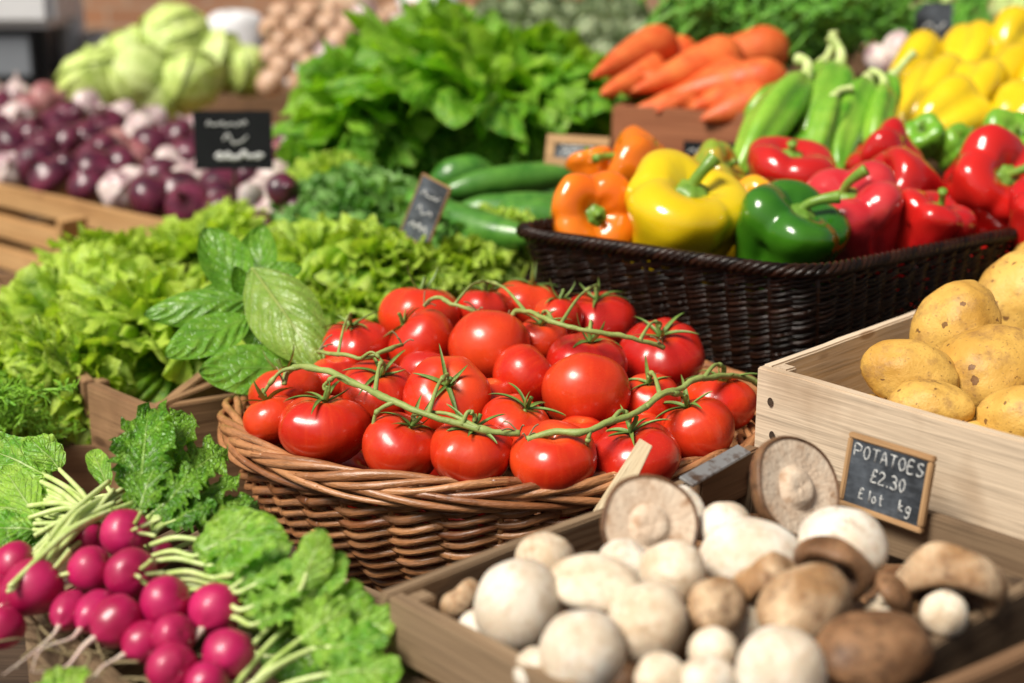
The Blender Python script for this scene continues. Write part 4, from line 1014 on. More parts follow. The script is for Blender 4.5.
for i, (a, b) in enumerate(CR_):
    long_obj('carrot', CAM[i % 3], P(*a), P(*b), 0.2, i, 1.35+0.12*(i % 3), label=cl_[i], cat='carrot', group='carrots in the terracotta crate')
GPM = [long_mesh('long_green_pepper', M['pep_lime'], 0.2, 0.026, 4, 0.30, 0.25, (0.35, 0.7, 0.95, 1, 0.9, 0.5), s) for s in range(3)]
GR_ = [((735, 178, 1.52), (806, 78, 1.66), .9, 'light ribbed green pepper at the left of the long ones'), ((800, 150, 1.58), (838, 66, 1.70), .9, 'upright long green pepper in the middle'), ((766, 160, 1.60), (822, 62, 1.74), .7, 'slender green pepper behind the left ribbed one'), ((850, 168, 1.60), (893, 74, 1.70), .7, 'slender dark green pepper leaning right behind the others'), ((812, 168, 1.53), (834, 96, 1.60), .6, 'slim green pepper low in front of the middle ones'), ((838, 172, 1.54), (868, 80, 1.66), .8, 'darker long green pepper right of the middle'),
 ((822, 165, 1.56), (850, 100, 1.62), .6, 'slim green pepper squeezed between two others'), ((868, 165, 1.56), (884, 86, 1.66), .65, 'rightmost upright long green pepper'), ((745, 118, 1.7), (790, 96, 1.74), .8, 'short pale green pepper behind the left one'), ((780, 160, 1.56), (822, 130, 1.6), .8, 'long green pepper behind the plump red one')]
for i, (a, b, th, lb) in enumerate(GR_):
    o = long_obj('long_green_pepper', GPM[i % 3], P(*a), P(*b), 0.2, i*0.9, th, label=lb, cat='green pepper', group='long green peppers with curved stalks')
    mb = MB(); p, r = smooth_path([(0.094, 0, 0.0), (0.112, 0.003, 0.004), (0.128, 0.012, 0.002), (0.138, 0.028, -0.004)], 6, [0.011, 0.007, 0.006, 0.008]); tube(mb, p, r, 9)
    mb.build('stalk', M['rad_stalk'], o)
YPM = [long_mesh('yellow_pepper', M['pep_yellow'], 0.15, 0.033, 3, 0.48, 0.2, (0.4, 0.7, 0.9, 1.02, 0.95, 0.5), s) for s in range(3)]
YP_ = [((905, 128, 1.72), (950, 68, 1.84)), ((915, 135, 1.68), (975, 100, 1.74)), ((950, 90, 1.86), (975, 28, 1.98)), ((985, 110, 1.74), (1035, 60, 1.84)), ((960, 122, 1.70), (990, 70, 1.80)), ((1000, 60, 1.9), (1030, 34, 1.96)), ((1000, 138, 1.66), (1040, 95, 1.72)), ((890, 90, 1.86), (930, 50, 1.95)), ((960, 70, 1.9), (1010, 40, 1.96)), ((1020, 100, 1.74), (1070, 60, 1.8))]
yl = ['yellow pepper at the left foot of the yellow pile', 'yellow pepper at the front of the pile above the green ones', 'topmost yellow pepper of the pile', 'large yellow pepper at the right of the pile', 'yellow pepper in the middle of the pile', 'yellow pepper at the top right', 'yellow pepper at the lower right above the red ones', 'yellow pepper at the back left', 'yellow pepper just below the topmost one', 'yellow pepper beyond the right edge of the photo']
for i, (a, b) in enumerate(YP_):
    long_obj('yellow_pepper', YPM[i % 3], P(*a), P(*b), 0.15, i*1.1, 0.95+0.12*(i % 2), label=yl[i], cat='yellow pepper', group='yellow pointed peppers at the back right')
for i, (px, py, w, ax, lb) in enumerate([(925, 138, 44, (-.5, -.5, .7), 'small green pepper under the yellow ones'), (955, 150, 48, (.5, -.6, .6), 'bright green pepper behind the two big red ones'), (1005, 142, 62, (.2, -.7, .6), 'green pepper above the big red pepper with the stem'), (1045, 140, 60, (.2, -.7, .6), 'green pepper at the right edge above the red ones')]):
    p = P(px, py, 1.58); s = px2m(w, p)/0.08; me = PM['c'].copy(); me.materials.append(M['pep_lime'])
    ro = link('green_pepper', me, None, p, aim(ax, i), (s, s, s)); tag(ro, lb, 'green pepper', 'small green peppers behind the black basket')
    link('stem', PS[i % 3], ro, (0, 0, 0.021))
# ------------------------------------------------------------------ potatoes
def potato_mesh(seed, e=(1.2, 1.0, 0.88)):
    bm = bmesh.new(); bmesh.ops.create_icosphere(bm, subdivisions=5, radius=1)
    for v in bm.verts:
        c = v.co.copy(); n = 0.13*mnoise.noise(c*0.9+V((seed*7, 0, 0)))+0.06*mnoise.noise(c*2.1+V((0, seed*5, 0)))+0.012*mnoise.noise(c*6)
        v.co = V((c.x*e[0], c.y*e[1], c.z*e[2]))*(1+n)*0.04
    me = bpy.data.meshes.new('potato'); bm.to_mesh(me); bm.free(); me.polygons.foreach_set('use_smooth', [True]*len(me.polygons))
    me.materials.append(M['potato']); return me
PT = [potato_mesh(1), potato_mesh(2, (1.3, .95, .85)), potato_mesh(3, (1.12, 1, .92)), potato_mesh(4, (1.25, 0.9, .8))]
zb = CZ-0.285
def pplane(x, y): return -0.290
POT = [(909, 373, 36, 1, 70, (0.95, -.25, -.15), 'smallest oval potato nearest the crate corner'),
       (957, 326, 40, 0, 78, (0.45, .3, .8), 'upright potato with brown scab behind the small one'),
       (990, 374, 49, 2, 92, (0.8, .1, .5), 'biggest round potato in front'),
       (1022, 297, 42, 0, 84, (0.4, .4, .8), 'uppermost potato cut by the right edge of the photo'),
       (1022, 417, 34, 1, 66, (0.7, -.5, .2), 'potato low at the right edge by the front board'),
       (930, 407, 33, 3, 60, (0.9, -.3, 0), 'potato mostly hidden behind the front board'),
       (1085, 350, 44, 2, 84, (0.9, -.3, 0), 'potato outside the photo in the middle of the crate'),
       (1080, 420, 40, 1, 80, (0.4, -.3, .2), 'potato outside the photo at the front of the crate'),
       (1062, 260, 40, 1, 80, (0.4, -.3, .2), 'potato outside the photo at the back of the crate')]
its = []
for q in POT:
    p = PH(q[0], q[1], lambda x, y: -0.300+0.012*(q[1] < 390)+0.012*(q[1] < 340)); its.append((p, px2m(q[2]*2, p)/2*1.10))
its = relax(its, 30, 0.04, 0.95)
for (p, r), q in zip(its, POT):
    fr = frame(q[5], (0, -.6, 1)); s = r/0.0425
    o = link('potato', PT[q[3]], None, p, fr.to_euler(), (s, s, s)); tag(o, q[6], 'potato', 'potatoes in the pale crate')
A0 = V((C4[0][0], C4[0][1], 0))
for i in range(3):
    for j in range(3):
        p = A0+Fd*(.055+i*.088)+Sd*(.065+j*.095); p.z = zb-0.05
        tag(link('potato', PT[(i+j) % 4], None, p, (i*2.1, j*1.3, i+j), (.8, .8, .8)), 'potato in the bottom layer of the pale crate', 'potato', 'potatoes of the bottom layer')

# ------------------------------------------------------------------ mushrooms
def lathe_open(mb, prof, fn, nt, na, r=.5):
    vs = []; uvs = []
    for i in range(nt+1):
        t = i/nt; p = interp(prof, t); rr_, z = max(p[0], 0), p[1]
        for j in range(na):
            a = 2*math.pi*j/na; r2, z2 = fn(t, a, rr_, z); vs.append((r2*math.cos(a), r2*math.sin(a), z2)); uvs.append((t, j/na))
    mb.add(vs, grid_faces(nt+1, na, True), uvs, r)
MR = 0.03
def mushroom_meshes(seed, kind):
    sq = {'button': .05, 'ball': .05, 'under': .035, 'flat': .08, 'curl': .12}[kind]
    def wob(t, a, r, z):
        n = sq*mnoise.noise(V((math.cos(a)*1.1+seed*4, math.sin(a)*1.1, z*0.8)))*2
        w = (0.10 if kind in ('flat', 'curl') else 0.02)*math.sin(2*a+seed)*r*r
        w += (0.05 if kind == 'curl' else 0)*math.sin(5*a+seed)*r**3
        return r*(1+n)*MR, (z+w+n*0.4)*MR
    P_ = {'button': [(0, .82), (.35, .78), (.68, .58), (.92, .22), (1, -.12), (.92, -.36), (.76, -.42), (.64, -.34)],
          'ball': [(0, .95), (.4, .88), (.75, .62), (.97, .15), (.98, -.25), (.8, -.55), (.55, -.68), (.36, -.66)],
          'flat': [(0, .42), (.4, .42), (.75, .34), (.97, .12), (1.03, -.12), (.95, -.28), (.82, -.24), (.74, -.12)],
          'curl': [(0, .20), (.35, .34), (.7, .42), (.95, .25), (1.05, -.1), (.95, -.42), (.78, -.46), (.68, -.30)],
          'under': [(0, .50), (.4, .47), (.75, .34), (.97, .05), (1.03, -.12), (1.03, -.20), (.99, -.25), (.95, -.22)]}[kind]
    cap = MB(); lathe_open(cap, P_, wob, 22, 44)
    last = P_[-1]; g = MB()
    deep = -.10 if kind != 'under' else -.20
    lathe_open(g, [(last[0]+.02, last[1]), (last[0]*.8, deep), (.4, deep+.05), (.2, deep)], wob, 10, 44)
    stm = MB()
    if kind == 'under':
        pr = [(.50, -.12), (.40, -.19), (.33, -.27), (.24, -.31), (.12, -.30), (0, -.29)]
    else:
        l = {'button': .9, 'ball': .95, 'flat': .85, 'curl': .8}[kind]
        pr = [(.30, -.05), (.29, -.4), (.33, -l*.85), (.30, -l), (.15, -l-.03), (0, -l-.04)]
    lathe_open(stm, pr, wob, 10, 26)
    return cap.mesh('cap', None), g.mesh('gills', M['flesh' if kind == 'under' else 'gills']), stm.mesh('stem', M['mush_cream' if kind != 'under' else 'flesh'])
MM = {}
for i, k_ in enumerate(['button', 'ball', 'flat', 'curl', 'under', 'button2', 'flat2']):
    MM[k_] = mushroom_meshes(i+1, k_.rstrip('2'))
def mdome(x, y):
    c = mcc; q = ((x-c.x)**2+(y-c.y)**2)/0.16**2
    return -0.338+0.030*max(-0.5, 1-q)
ML = [ # px,py,w,mat,kind,axis,squash,label
 (648, 526, 98, 'mush_brown', 'under', (-.25, .82, -.50), (1, 1, .8), 'upturned mushroom showing its pale underside beside the splint'),
 (686, 506, 42, 'mush_white', 'flat', (.2, -.6, .8), (1, 1, 1), 'small flat white mushroom behind the upturned one'),
 (725, 526, 56, 'mush_white', 'button', (.1, -.3, 1), (1, 1, .95), 'spotted white button mushroom between the two upturned ones'),
 (792, 490, 104, 'mush_brown', 'under', (-.50, .66, -.50), (1, 1, .9), 'large upturned brown mushroom showing pale flesh below the sign'),
 (843, 541, 90, 'mush_white', 'button2', (.1, -.30, 1), (1, .95, .75), 'broad white mushroom directly under the potato sign'),
 (750, 553, 98, 'mush_white', 'button', (-.1, -.25, 1), (1, .9, .75), 'large smooth white mushroom in the middle of the crate'),
 (764, 578, 70, 'mush_tan', 'curl', (-.35, .62, .70), (1, .8, 1), 'tan mushroom with a hollow cap in front of the large white one'),
 (832, 570, 78, 'mush_brown', 'curl', (.35, .70, .25), (1, 1, 1), 'brown mushroom with a dented cap under the broad white one'),
 (806, 604, 112, 'mush_tan', 'button', (.25, -.25, 1), (1.08, .72, .78), 'biggest light brown mushroom in the middle front'),
 (948, 584, 100, 'mush_tan', 'curl', (.15, .72, .62), (1, 1, 1), 'arched tan mushroom by the right side of the crate'),
 (944, 614, 46, 'mush_cream', 'ball', (.2, -.4, .8), (1, 1, 1), 'short stemmed mushroom under the arched tan one'),
 (874, 648, 116, 'mush_brown', 'button', (.10, -.30, 1), (1.08, .8, .62), 'dark brown flat mushroom at the bottom right'),
 (782, 668, 90, 'mush_white', 'button2', (0, -.5, 1), (1, 1, 1), 'white mushroom at the bottom edge below the biggest brown one'),
 (718, 604, 80, 'mush_tan', 'button2', (.5, -.25, .8), (1.1, .7, .6), 'long cream mushroom lying left of the biggest brown one'),
 (672, 571, 66, 'mush_cream', 'ball', (-.2, -.5, .9), (1, 1, .85), 'cream mushroom directly under the upturned one'),
 (648, 622, 82, 'mush_cream', 'button', (-.1, -.7, .7), (1, 1, 1), 'round cream mushroom facing the viewer'),
 (714, 650, 48, 'mush_cream', 'ball', (0, -.4, 1), (1, 1, 1), 'small cream mushroom right of the round cream one'),
 (708, 680, 58, 'mush_white', 'button2', (0, -.4, 1), (1, 1, 1), 'white mushroom cut by the bottom edge left of the centre gap'),
 (662, 678, 54, 'mush_cream', 'button', (.2, -.4, 1), (1, 1, 1), 'cream mushroom at the bottom edge below the round one'),
 (517, 604, 86, 'mush_white', 'ball', (-.35, -.55, .8), (1, 1.1, 1.05), 'tallest smooth white mushroom at the left'),
 (582, 651, 86, 'mush_white', 'button', (0, -.65, .8), (1, 1, 1), 'big white mushroom at the bottom left'),
 (594, 582, 92, 'mush_cream', 'button2', (-.1, -.2, 1), (1.05, .8, .6), 'wide flattened white mushroom behind the two big left ones'),
 (545, 556, 60, 'mush_cream', 'button2', (0, .1, 1), (1, 1, .9), 'cream mushroom near the back left side of the crate'),
 (461, 597, 46, 'mush_tan', 'curl', (-.6, .3, .7), (1, 1, 1), 'brownish mushroom tucked in the left corner'),
 (478, 628, 42, 'mush_white', 'button', (-.2, -.3, 1), (1, 1, 1), 'small white mushroom left of the tallest white one'),
 (535, 668, 46, 'mush_white', 'button2', (-.2, -.3, 1), (1, 1, 1), 'small white mushroom at the left side of the big bottom left one'),
 (894, 592, 42, 'mush_brown', 'flat', (.6, -.3, .7), (1, 1, 1), 'small brown mushroom between the dented and arched ones'),
 (882, 612, 34, 'mush_cream', 'ball', (.3, -.5, .8), (1, 1, 1), 'tiny cream mushroom in the dark gap at the right'),
 (905, 612, 32, 'mush_tan', 'ball', (-.3, -.5, .8), (1, 1, 1), 'tiny tan mushroom beside the tiny cream one'),
 (625, 560, 50, 'mush_white', 'button2', (.3, -.2, 1), (1, 1, .9), 'white mushroom in front of the upturned left one'),
 (600, 612, 40, 'mush_cream', 'ball', (.3, -.2, 1), (1, 1, .9), 'shaded cream mushroom between the big left ones'),
 (690, 628, 46, 'mush_tan', 'ball', (.3, -.2, 1), (1, 1, .9), 'shaded tan mushroom behind the small cream one'),
 (745, 625, 46, 'mush_cream', 'button', (.3, -.2, 1), (1, 1, .9), 'shaded cream mushroom left of the biggest brown one')]
its = []
for i, q in enumerate(ML):
    sh = q[-1].startswith(('shaded', 'tiny')); p = PH(q[0], q[1], (lambda x, y: mdome(x, y)-0.014) if sh else (lambda x, y: mdome(x, y)+0.006*(q[2] > 85))); its.append((p, px2m(q[2], p)/2*1.03))
its = relax(its, 30, 0.03, 0.78, 0.5)
for (p, r), (px, py, w, mt, kd, ax, sq, lb) in zip(its, ML):
    s = r/MR; cap, gl, stm = MM[kd]
    cm = cap.copy(); cm.materials.append(M[mt])
    root = empty('mushroom', p, aim(ax, 0 if sq != (1, 1, 1) else rnd.uniform(0, 6))); root.scale = (s*sq[0], s*sq[1], s*sq[2]); tag(root, lb, 'mushroom', 'mushrooms in the grey crate')
    link('cap', cm, root); link('gills', gl, root); link('stem', stm, root)
for i in range(5):
    for j in range(4):
        p = mcc+d*(-.125+i*.062)+n*(-.082+j*.055); p.z = CZ-.33-.052
        root = empty('mushroom', p, aim((rnd.uniform(-1, 1), rnd.uniform(-1, 1), 1))); tag(root, 'mushroom coloured dark for gap shade in the lower layer of the grey crate', 'mushroom', 'mushrooms of the lower layer')
        cm = MM['button'][0].copy(); cm.materials.append(M['mush_brown']); link('cap', cm, root); link('stem', MM['button'][2], root)  # caps coloured brown instead of cream so the gaps above look dark

# ------------------------------------------------------------------ radishes
RR_ = 0.0165
def radish_mesh(seed, el):
    mb = MB(); prof = [(0, -1.02*el), (.10, -1.0*el), (.30, -.86*el), (.70, -.62*el), (.96, -.15*el), (.98, .25*el), (.78, .66*el), (.42, .86*el), (.18, .88*el), (0, .86*el)]
    def fn(t, a, r, z):
        nn = 0.06*mnoise.noise(V((math.cos(a)*1.2+seed*4, math.sin(a)*1.2, z))); return r*(1+nn)*RR_, z*(1+nn)*RR_
    lathe(mb, prof, fn, 24, 36); return mb.mesh('radish', M['radish'])
RM = [radish_mesh(1, 1.0), radish_mesh(2, 1.12), radish_mesh(3, 1.45)]
def tail_mesh(seed, L, el):
    rr = random.Random(seed); mb = MB(); z0 = -0.97*el*RR_
    pts = [V((0, 0, z0+0.003)), V((0, 0, z0-L*.2)), V((rr.uniform(-.2, .2)*L, rr.uniform(-.1, .2)*L, z0-L*.6)), V((rr.uniform(-.4, .4)*L, rr.uniform(0, .4)*L, z0-L))]
    p, r = smooth_path(pts, 7, [0.0028, 0.0016, 0.0009, 0.0003]); tube(mb, p, r, 8, .4)
    for k in range(4):
        q = p[rr.randrange(6, 18)]; e = q+V((rr.uniform(-1, 1), rr.uniform(-1, 1), -.6))*0.008; tube(mb, [q, (q+e)/2+V((0.001, 0, 0)), e], [.0004, .0003, .0002], 4, .6)
    return mb.mesh('root_tail', M['rad_root'])
def crown_mesh(seed, el):
    rr = random.Random(seed); mb = MB(); z0 = .84*el*RR_
    for k in range(4):
        a = k*1.57; q = V((math.cos(a)*0.003, math.sin(a)*0.003, z0-0.001)); e = q+V((math.cos(a)*0.006, math.sin(a)*0.006, rr.uniform(.008, .018)))
        tube(mb, smooth_path([q, (q+e)/2+V((0, 0, .001)), e], 4), [0.0013]*9, 7, rr.random())
    return mb.mesh('stalk', M['rad_stalk'])
def rsurf(x, y): return -0.352+0.0*x
RL = [ # px,py,w,mesh,tail px,dir of leaves(px),lift,label
 (124, 534, 47, 0, (82, 552), .030, 'topmost round radish of the right bunch'),
 (86, 540, 38, 1, (40, 556), .018, 'radish behind the topmost one with its tail to the left'),
 (90, 570, 44, 0, (30, 600), .022, 'radish at the left of the second row, long tail to the lower left'),
 (130, 574, 50, 0, (85, 572), .020, 'shiny round radish in the middle just under the topmost one'),
 (158, 553, 30, 1, (190, 556), .012, 'small radish peeping out right of the topmost one'),
 (69, 611, 34, 2, (40, 655), .010, 'slim elongated radish at the left of the front rows'),
 (95, 612, 36, 2, (50, 662), .010, 'second slim radish from the left with a long pale tail'),
 (116, 622, 48, 1, (55, 668), .012, 'plump radish left of centre in the front'),
 (165, 603, 50, 0, (122, 620), .016, 'round radish at the centre of the front rows'),
 (143, 643, 40, 1, (95, 672), .006, 'radish below the central one'),
 (173, 636, 42, 0, (150, 640), .008, 'small round radish in front of the central one'),
 (215, 611, 52, 0, (170, 672), .014, 'large radish at the upper right beside the leaves'),
 (171, 668, 48, 0, (150, 660), -.002, 'radish at the bottom of the bunch near the photo edge'),
 (228, 656, 50, 0, (205, 690), .004, 'radish at the far lower right of the bunch'),
 (206, 684, 40, 1, (190, 700), -.006, 'radish cut by the bottom edge between the two right ones'),
 (15, 566, 46, 0, (-30, 590), .014, 'rounded radish at the left edge, upper one'),
 (32, 588, 54, 1, (-10, 615), .010, 'large dark radish at the left edge below the upper one'),
 (-6, 600, 48, 0, (-40, 620), .004, 'radish cut by the left edge of the photo'),
 (2, 628, 40, 1, (-30, 650), -.004, 'shaded radish at the left edge, lowest one')]
its = []
for q in RL:
    p = PH(q[0], q[1], lambda x, y: rsurf(x, y)+q[5]*0.8-0.006); its.append((p, px2m(q[2], p)/2*1.08))
its = relax(its, 30, 0.02, 0.85)
RCM = {}
for i, ((p, r), (px, py, w, mi, tp, up, lb)) in enumerate(zip(its, RL)):
    el = (1.0, 1.12, 1.45)[mi]; s = r/RR_
    tp3 = PH(tp[0], tp[1], lambda x, y: rsurf(x, y)-0.012+up*0.3); ax = (p-tp3).normalized()
    root = link('radish', RM[mi], None, p, aim(ax, i), (s, s, s)); tag(root, lb, 'radish', 'radishes of the tied bunches')
    L = max(0.018, (p-tp3).length-r*0.9)
    link('root_tail', tail_mesh(i, min(L*1.25, .08)/s, el), root)
    if i not in (0, 3, 4, 11, 15, 16): continue
    k = ('c', mi)
    if k not in RCM: RCM[k] = crown_mesh(mi, el)
    link('stalk', RCM[k], root)

def greens(name, label, leaves, mat, cat='radish leaves', group='leafy tops of the radish bunches', shp=sh_round, stem='rad_stalk', **kw0):
    """leaves: (stem px, blade base px, tip px) each (px,py,z), width px"""
    root = None; sm = MB(); objs = []
    for i, (s, b, t_, w) in enumerate(leaves):
        s, b, t_ = PZ(*s), PZ(*b), PZ(*t_); mid = (s+b)/2+V((0, 0, .003))
        p, r = smooth_path([s, mid, b, b.lerp(t_, .3)], 6, [0.0014, 0.0017, 0.0015, 0.0010]); tube(sm, p, r, 9, rnd.random())
        kw = dict(nu=30, nv=21, cup=rnd.uniform(-.35, .45), curl=rnd.uniform(.1, 1.0), ruf=.08, rf=2.0, jag=.10, pk=.09, side=6, seed=rnd.randrange(999), twist=rnd.uniform(-.5, .5)); kw.update(kw0)
        objs.append((b, t_, px2m(w, b), kw))
    root = sm.build(name, M[stem]); tag(root, label, cat, group)
    for b, t_, W, kw in objs:
        leaf_obj('leaf', b, t_, W, M[mat], (rnd.uniform(-.3, .3), -.7+rnd.uniform(-.2, .2), 1), parent=root, shp=shp, r=rnd.random()*.8, **kw)
    return root
greens('radish_leaves', 'round green leaves just right of the topmost radishes', [
 ((150, 545, -.335), (200, 540, -.330), (285, 545, -.325), 58), ((152, 556, -.34), (195, 556, -.335), (262, 520, -.315), 50), ((160, 575, -.34), (215, 578, -.335), (285, 560, -.33), 46),
 ((158, 580, -.345), (225, 588, -.34), (290, 590, -.335), 42), ((150, 562, -.34), (205, 565, -.338), (300, 575, -.33), 40), ((180, 590, -.35), (235, 600, -.345), (300, 612, -.34), 40)], 'leaf_radish')
greens('radish_leaves', 'notched narrow leaves fanning out left of the upright rounded leaf', [
 ((200, 592, -.345), (228, 590, -.335), (290, 545, -.318), 34), ((210, 600, -.345), (240, 592, -.335), (310, 555, -.318), 34), ((212, 605, -.35), (240, 610, -.34), (300, 590, -.33), 34),
 ((205, 590, -.345), (232, 575, -.33), (275, 540, -.31), 30), ((220, 620, -.352), (250, 625, -.345), (292, 612, -.34), 30)], 'leaf_radish', shp=sh_lobed, jag=.35)
greens('radish_leaves', 'upright rounded leaf pair standing against the tomato basket', [
 ((270, 620, -.36), (300, 590, -.33), (322, 532, -.30), 42), ((275, 625, -.36), (312, 595, -.335), (345, 555, -.315), 40)], 'leaf_radish', ruf=.04, jag=.08)
greens('radish_leaves', 'long stalked leaves lying towards the lower right beside the mushroom crate', [
 ((225, 700, -.37), (290, 625, -.350), (372, 600, -.338), 60), ((232, 700, -.37), (310, 650, -.352), (385, 640, -.345), 56), ((250, 705, -.375), (325, 675, -.358), (400, 672, -.355), 56),
 ((222, 690, -.37), (272, 625, -.352), (320, 585, -.335), 44), ((260, 710, -.378), (300, 690, -.365), (385, 700, -.362), 56), ((240, 700, -.37), (300, 640, -.35), (350, 610, -.338), 50), ((250, 690, -.37), (330, 640, -.355), (395, 622, -.345), 50)], 'leaf_radish', ruf=.12, rf=3.5)
greens('radish_leaves', 'big soft leaves of the left bunch at the left edge', [
 ((108, 530, -.345), (52, 478, -.345), (-15, 448, -.335), 50), ((104, 535, -.345), (48, 498, -.345), (-20, 480, -.345), 48), ((100, 540, -.348), (42, 515, -.35), (-25, 505, -.35), 44),
 ((96, 545, -.35), (36, 530, -.352), (-20, 530, -.352), 44), ((108, 528, -.34), (60, 470, -.34), (28, 440, -.325), 34), ((90, 545, -.35), (38, 520, -.35), (5, 470, -.34), 40)], 'leaf_radish')
greens('radish_leaves', 'small spoon shaped leaf standing alone above the left stalks', [((118, 510, -.345), (108, 488, -.335), (92, 452, -.322), 22)], 'leaf_radish', ruf=.02, jag=.04)
# bundle of pale stalks
sm = MB()
for i in range(20):
    q = i/19; a = PZ(8+q*40+rnd.uniform(-6, 6), 592-q*30, -.35+rnd.uniform(0, .012)); b = PZ(118+rnd.uniform(-10, 16), 488+rnd.uniform(-8, 26), -.335+rnd.uniform(-.01, .01))
    p, r = smooth_path([a, (a+b)/2+V((rnd.uniform(-.004, .004), 0, rnd.uniform(0, .01))), b], 8, [.0016, .0019, .0016]); tube(sm, p, r, 8, rnd.random())
for i in range(12):
    a = PZ(110+rnd.uniform(-8, 8), 528+rnd.uniform(-10, 10), -.347); b = PZ(35+rnd.uniform(-12, 12), 470+i*6, -.345)
    p, r = smooth_path([a, (a+b)/2+V((0, 0, rnd.uniform(0, .008))), b], 8, [.002, .002, .0016]); tube(sm, p, r, 8, rnd.random())
tag(sm.build('radish_stalks', M['rad_stalk']), 'pale green stalk bundle crossing diagonally above the radishes', 'radish stalks')
greens('rocket_bunch', 'dark crinkled leafy bunch standing between the radishes and the bark faced crate', [
 ((130, 545, -.345), (140, 500, -.33), (150, 412, -.290), 62), ((135, 545, -.345), (150, 500, -.335), (190, 420, -.30), 54), ((140, 548, -.345), (165, 505, -.335), (225, 450, -.315), 50),
 ((145, 550, -.345), (170, 520, -.34), (235, 478, -.325), 46), ((145, 550, -.345), (165, 525, -.338), (215, 505, -.33), 36), ((125, 540, -.345), (138, 515, -.335), (165, 455, -.31), 50),
 ((140, 545, -.345), (160, 515, -.335), (205, 470, -.315), 44), ((140, 545, -.345), (150, 515, -.335), (185, 490, -.322), 40), ((140, 545, -.345), (170, 520, -.34), (250, 500, -.335), 36)],
 'leaf_rocket', cat='leafy greens', group=None, jag=.3, ruf=.14, rf=4, pk=.09)
greens('radish_leaves', 'shaded lower leaves between the radishes and the tomato basket', [
 ((160, 590, -.365), (215, 590, -.362), (275, 560, -.355), 60), ((165, 600, -.368), (230, 612, -.365), (300, 600, -.358), 60), ((160, 560, -.362), (205, 540, -.358), (255, 505, -.35), 54),
 ((175, 610, -.37), (250, 630, -.368), (330, 620, -.36), 60), ((180, 620, -.372), (260, 655, -.37), (340, 655, -.366), 60), ((190, 620, -.372), (270, 600, -.362), (330, 570, -.35), 54),
 ((120, 500, -.36), (90, 500, -.36), (30, 510, -.36), 60), ((100, 530, -.362), (70, 545, -.362), (10, 540, -.362), 56)], 'leaf_rocket', ruf=.1)
greens('radish_leaves', 'leaf tips poking up at the bottom edge left of the radishes', [((20, 720, -.37), (40, 705, -.365), (85, 672, -.36), 44), ((10, 720, -.37), (30, 712, -.365), (58, 678, -.36), 40)], 'leaf_radish')
mb = MB()
for i in range(46):
    x, y = rnd.uniform(40, 190), rnd.uniform(618, 683); a = PZ(x, y, -.372); e = a+V((rnd.uniform(-.03, .03), rnd.uniform(-.03, .02), rnd.uniform(0, .012)))
    tube(mb, smooth_path([a, (a+e)/2+V((rnd.uniform(-.006, .006), 0, .004)), e], 5), rnd.uniform(.0003, .0009), 5, rnd.random())
tag(mb.build('straw', M['dry']), 'dry rootlets and straw scattered on the radish tray', 'straw', kind='stuff')

# ------------------------------------------------------------------ onions
def onion_mesh(seed, sq=0.9, cl=0, name='onion'):
    mb = MB(); prof = [(0, -.82), (.2, -.84), (.6, -.70), (.95, -.22), (.98, .15), (.75, .56), (.4, .78), (.16, .98), (.08, 1.25), (.05, 1.45), (0, 1.46)]
    def fn(t, a, r, z):
        nn = .05*mnoise.noise(V((math.cos(a)+seed*4, math.sin(a), z)))+(cl*abs(math.sin(3*a+seed)) if cl else 0); return r*(1+nn)*.028, z*sq*(1+nn)*.028
    lathe(mb, prof, fn, 20, 30); return mb.mesh(name, None)
OM = []
for s in range(2):
    for mt in ('onion', 'onion_rose', 'onion_pale'):
        me = onion_mesh(s+1, .9, .12 if mt == 'onion_pale' else 0); me.materials.append(M[mt]); OM.append((me, mt))
k = 0
onl = {'onion': 'dark purple onion in the pine crate heap', 'onion_rose': 'rosy skinned onion in the pine crate heap', 'onion_pale': 'pale whitish garlic bulb at the back of the onion heap'}
for row in range(7):
    v = row/8
    for i in range(12 if row > 1 else 11):
        px = -22+i*36+(row % 2)*17+rnd.uniform(-6, 6); py0 = 170+px*0.20-row*(12.5+px*.004)+rnd.uniform(-3, 3)
        if px > 330-row*3: continue
        Y = 2.29-px*0.0017+row*0.060
        p = P(px, py0, Y)
        mt = 'onion' if rnd.random() < .80-.07*row else ('onion_rose' if rnd.random() < .4-.03*row else 'onion_pale')
        if row > 5: mt = 'onion_pale' if rnd.random() < .7 else mt
        me = [m for m, t_ in OM if t_ == mt][k % 2]; k += 1
        s = rnd.uniform(1.0, 1.3)*(1.12 if mt == 'onion' else .98)
        tag(link('garlic_bulb' if mt == 'onion_pale' else 'onion', me, None, p, aim((rnd.uniform(-1, 1), rnd.uniform(-1.2, .3), rnd.uniform(.1, 1)), rnd.uniform(0, 6)), (s, s, s)), onl[mt], 'garlic' if mt == 'onion_pale' else 'onion', 'heaped '+mt.replace('_', ' ')+' bulbs in the pine crate')
# loose aubergines/turnips right of the black sign
for i, (px, py, w, lb) in enumerate([(300, 213, 40, 'dark purple striped turnip nearest the brown box'), (283, 190, 34, 'grey purple turnip behind the nearest one'), (262, 226, 30, 'shaded turnip at the lower left of the small group')]):
    p = P(px, py, 1.72); s = px2m(w, p)/.054; me = OM[0][0]
    tag(link('turnip', me, None, p, aim((.6, -.8, .4), i), (s, s, s)), lb, 'turnip', 'purple turnips beside the kale')
far_crate('small tan box under the purple turnips', (P(250, 232, 1.68), P(330, 245, 1.64)), P(290, 238, 1.66).z-CZ, 0.12, 'wood_brown', 1)
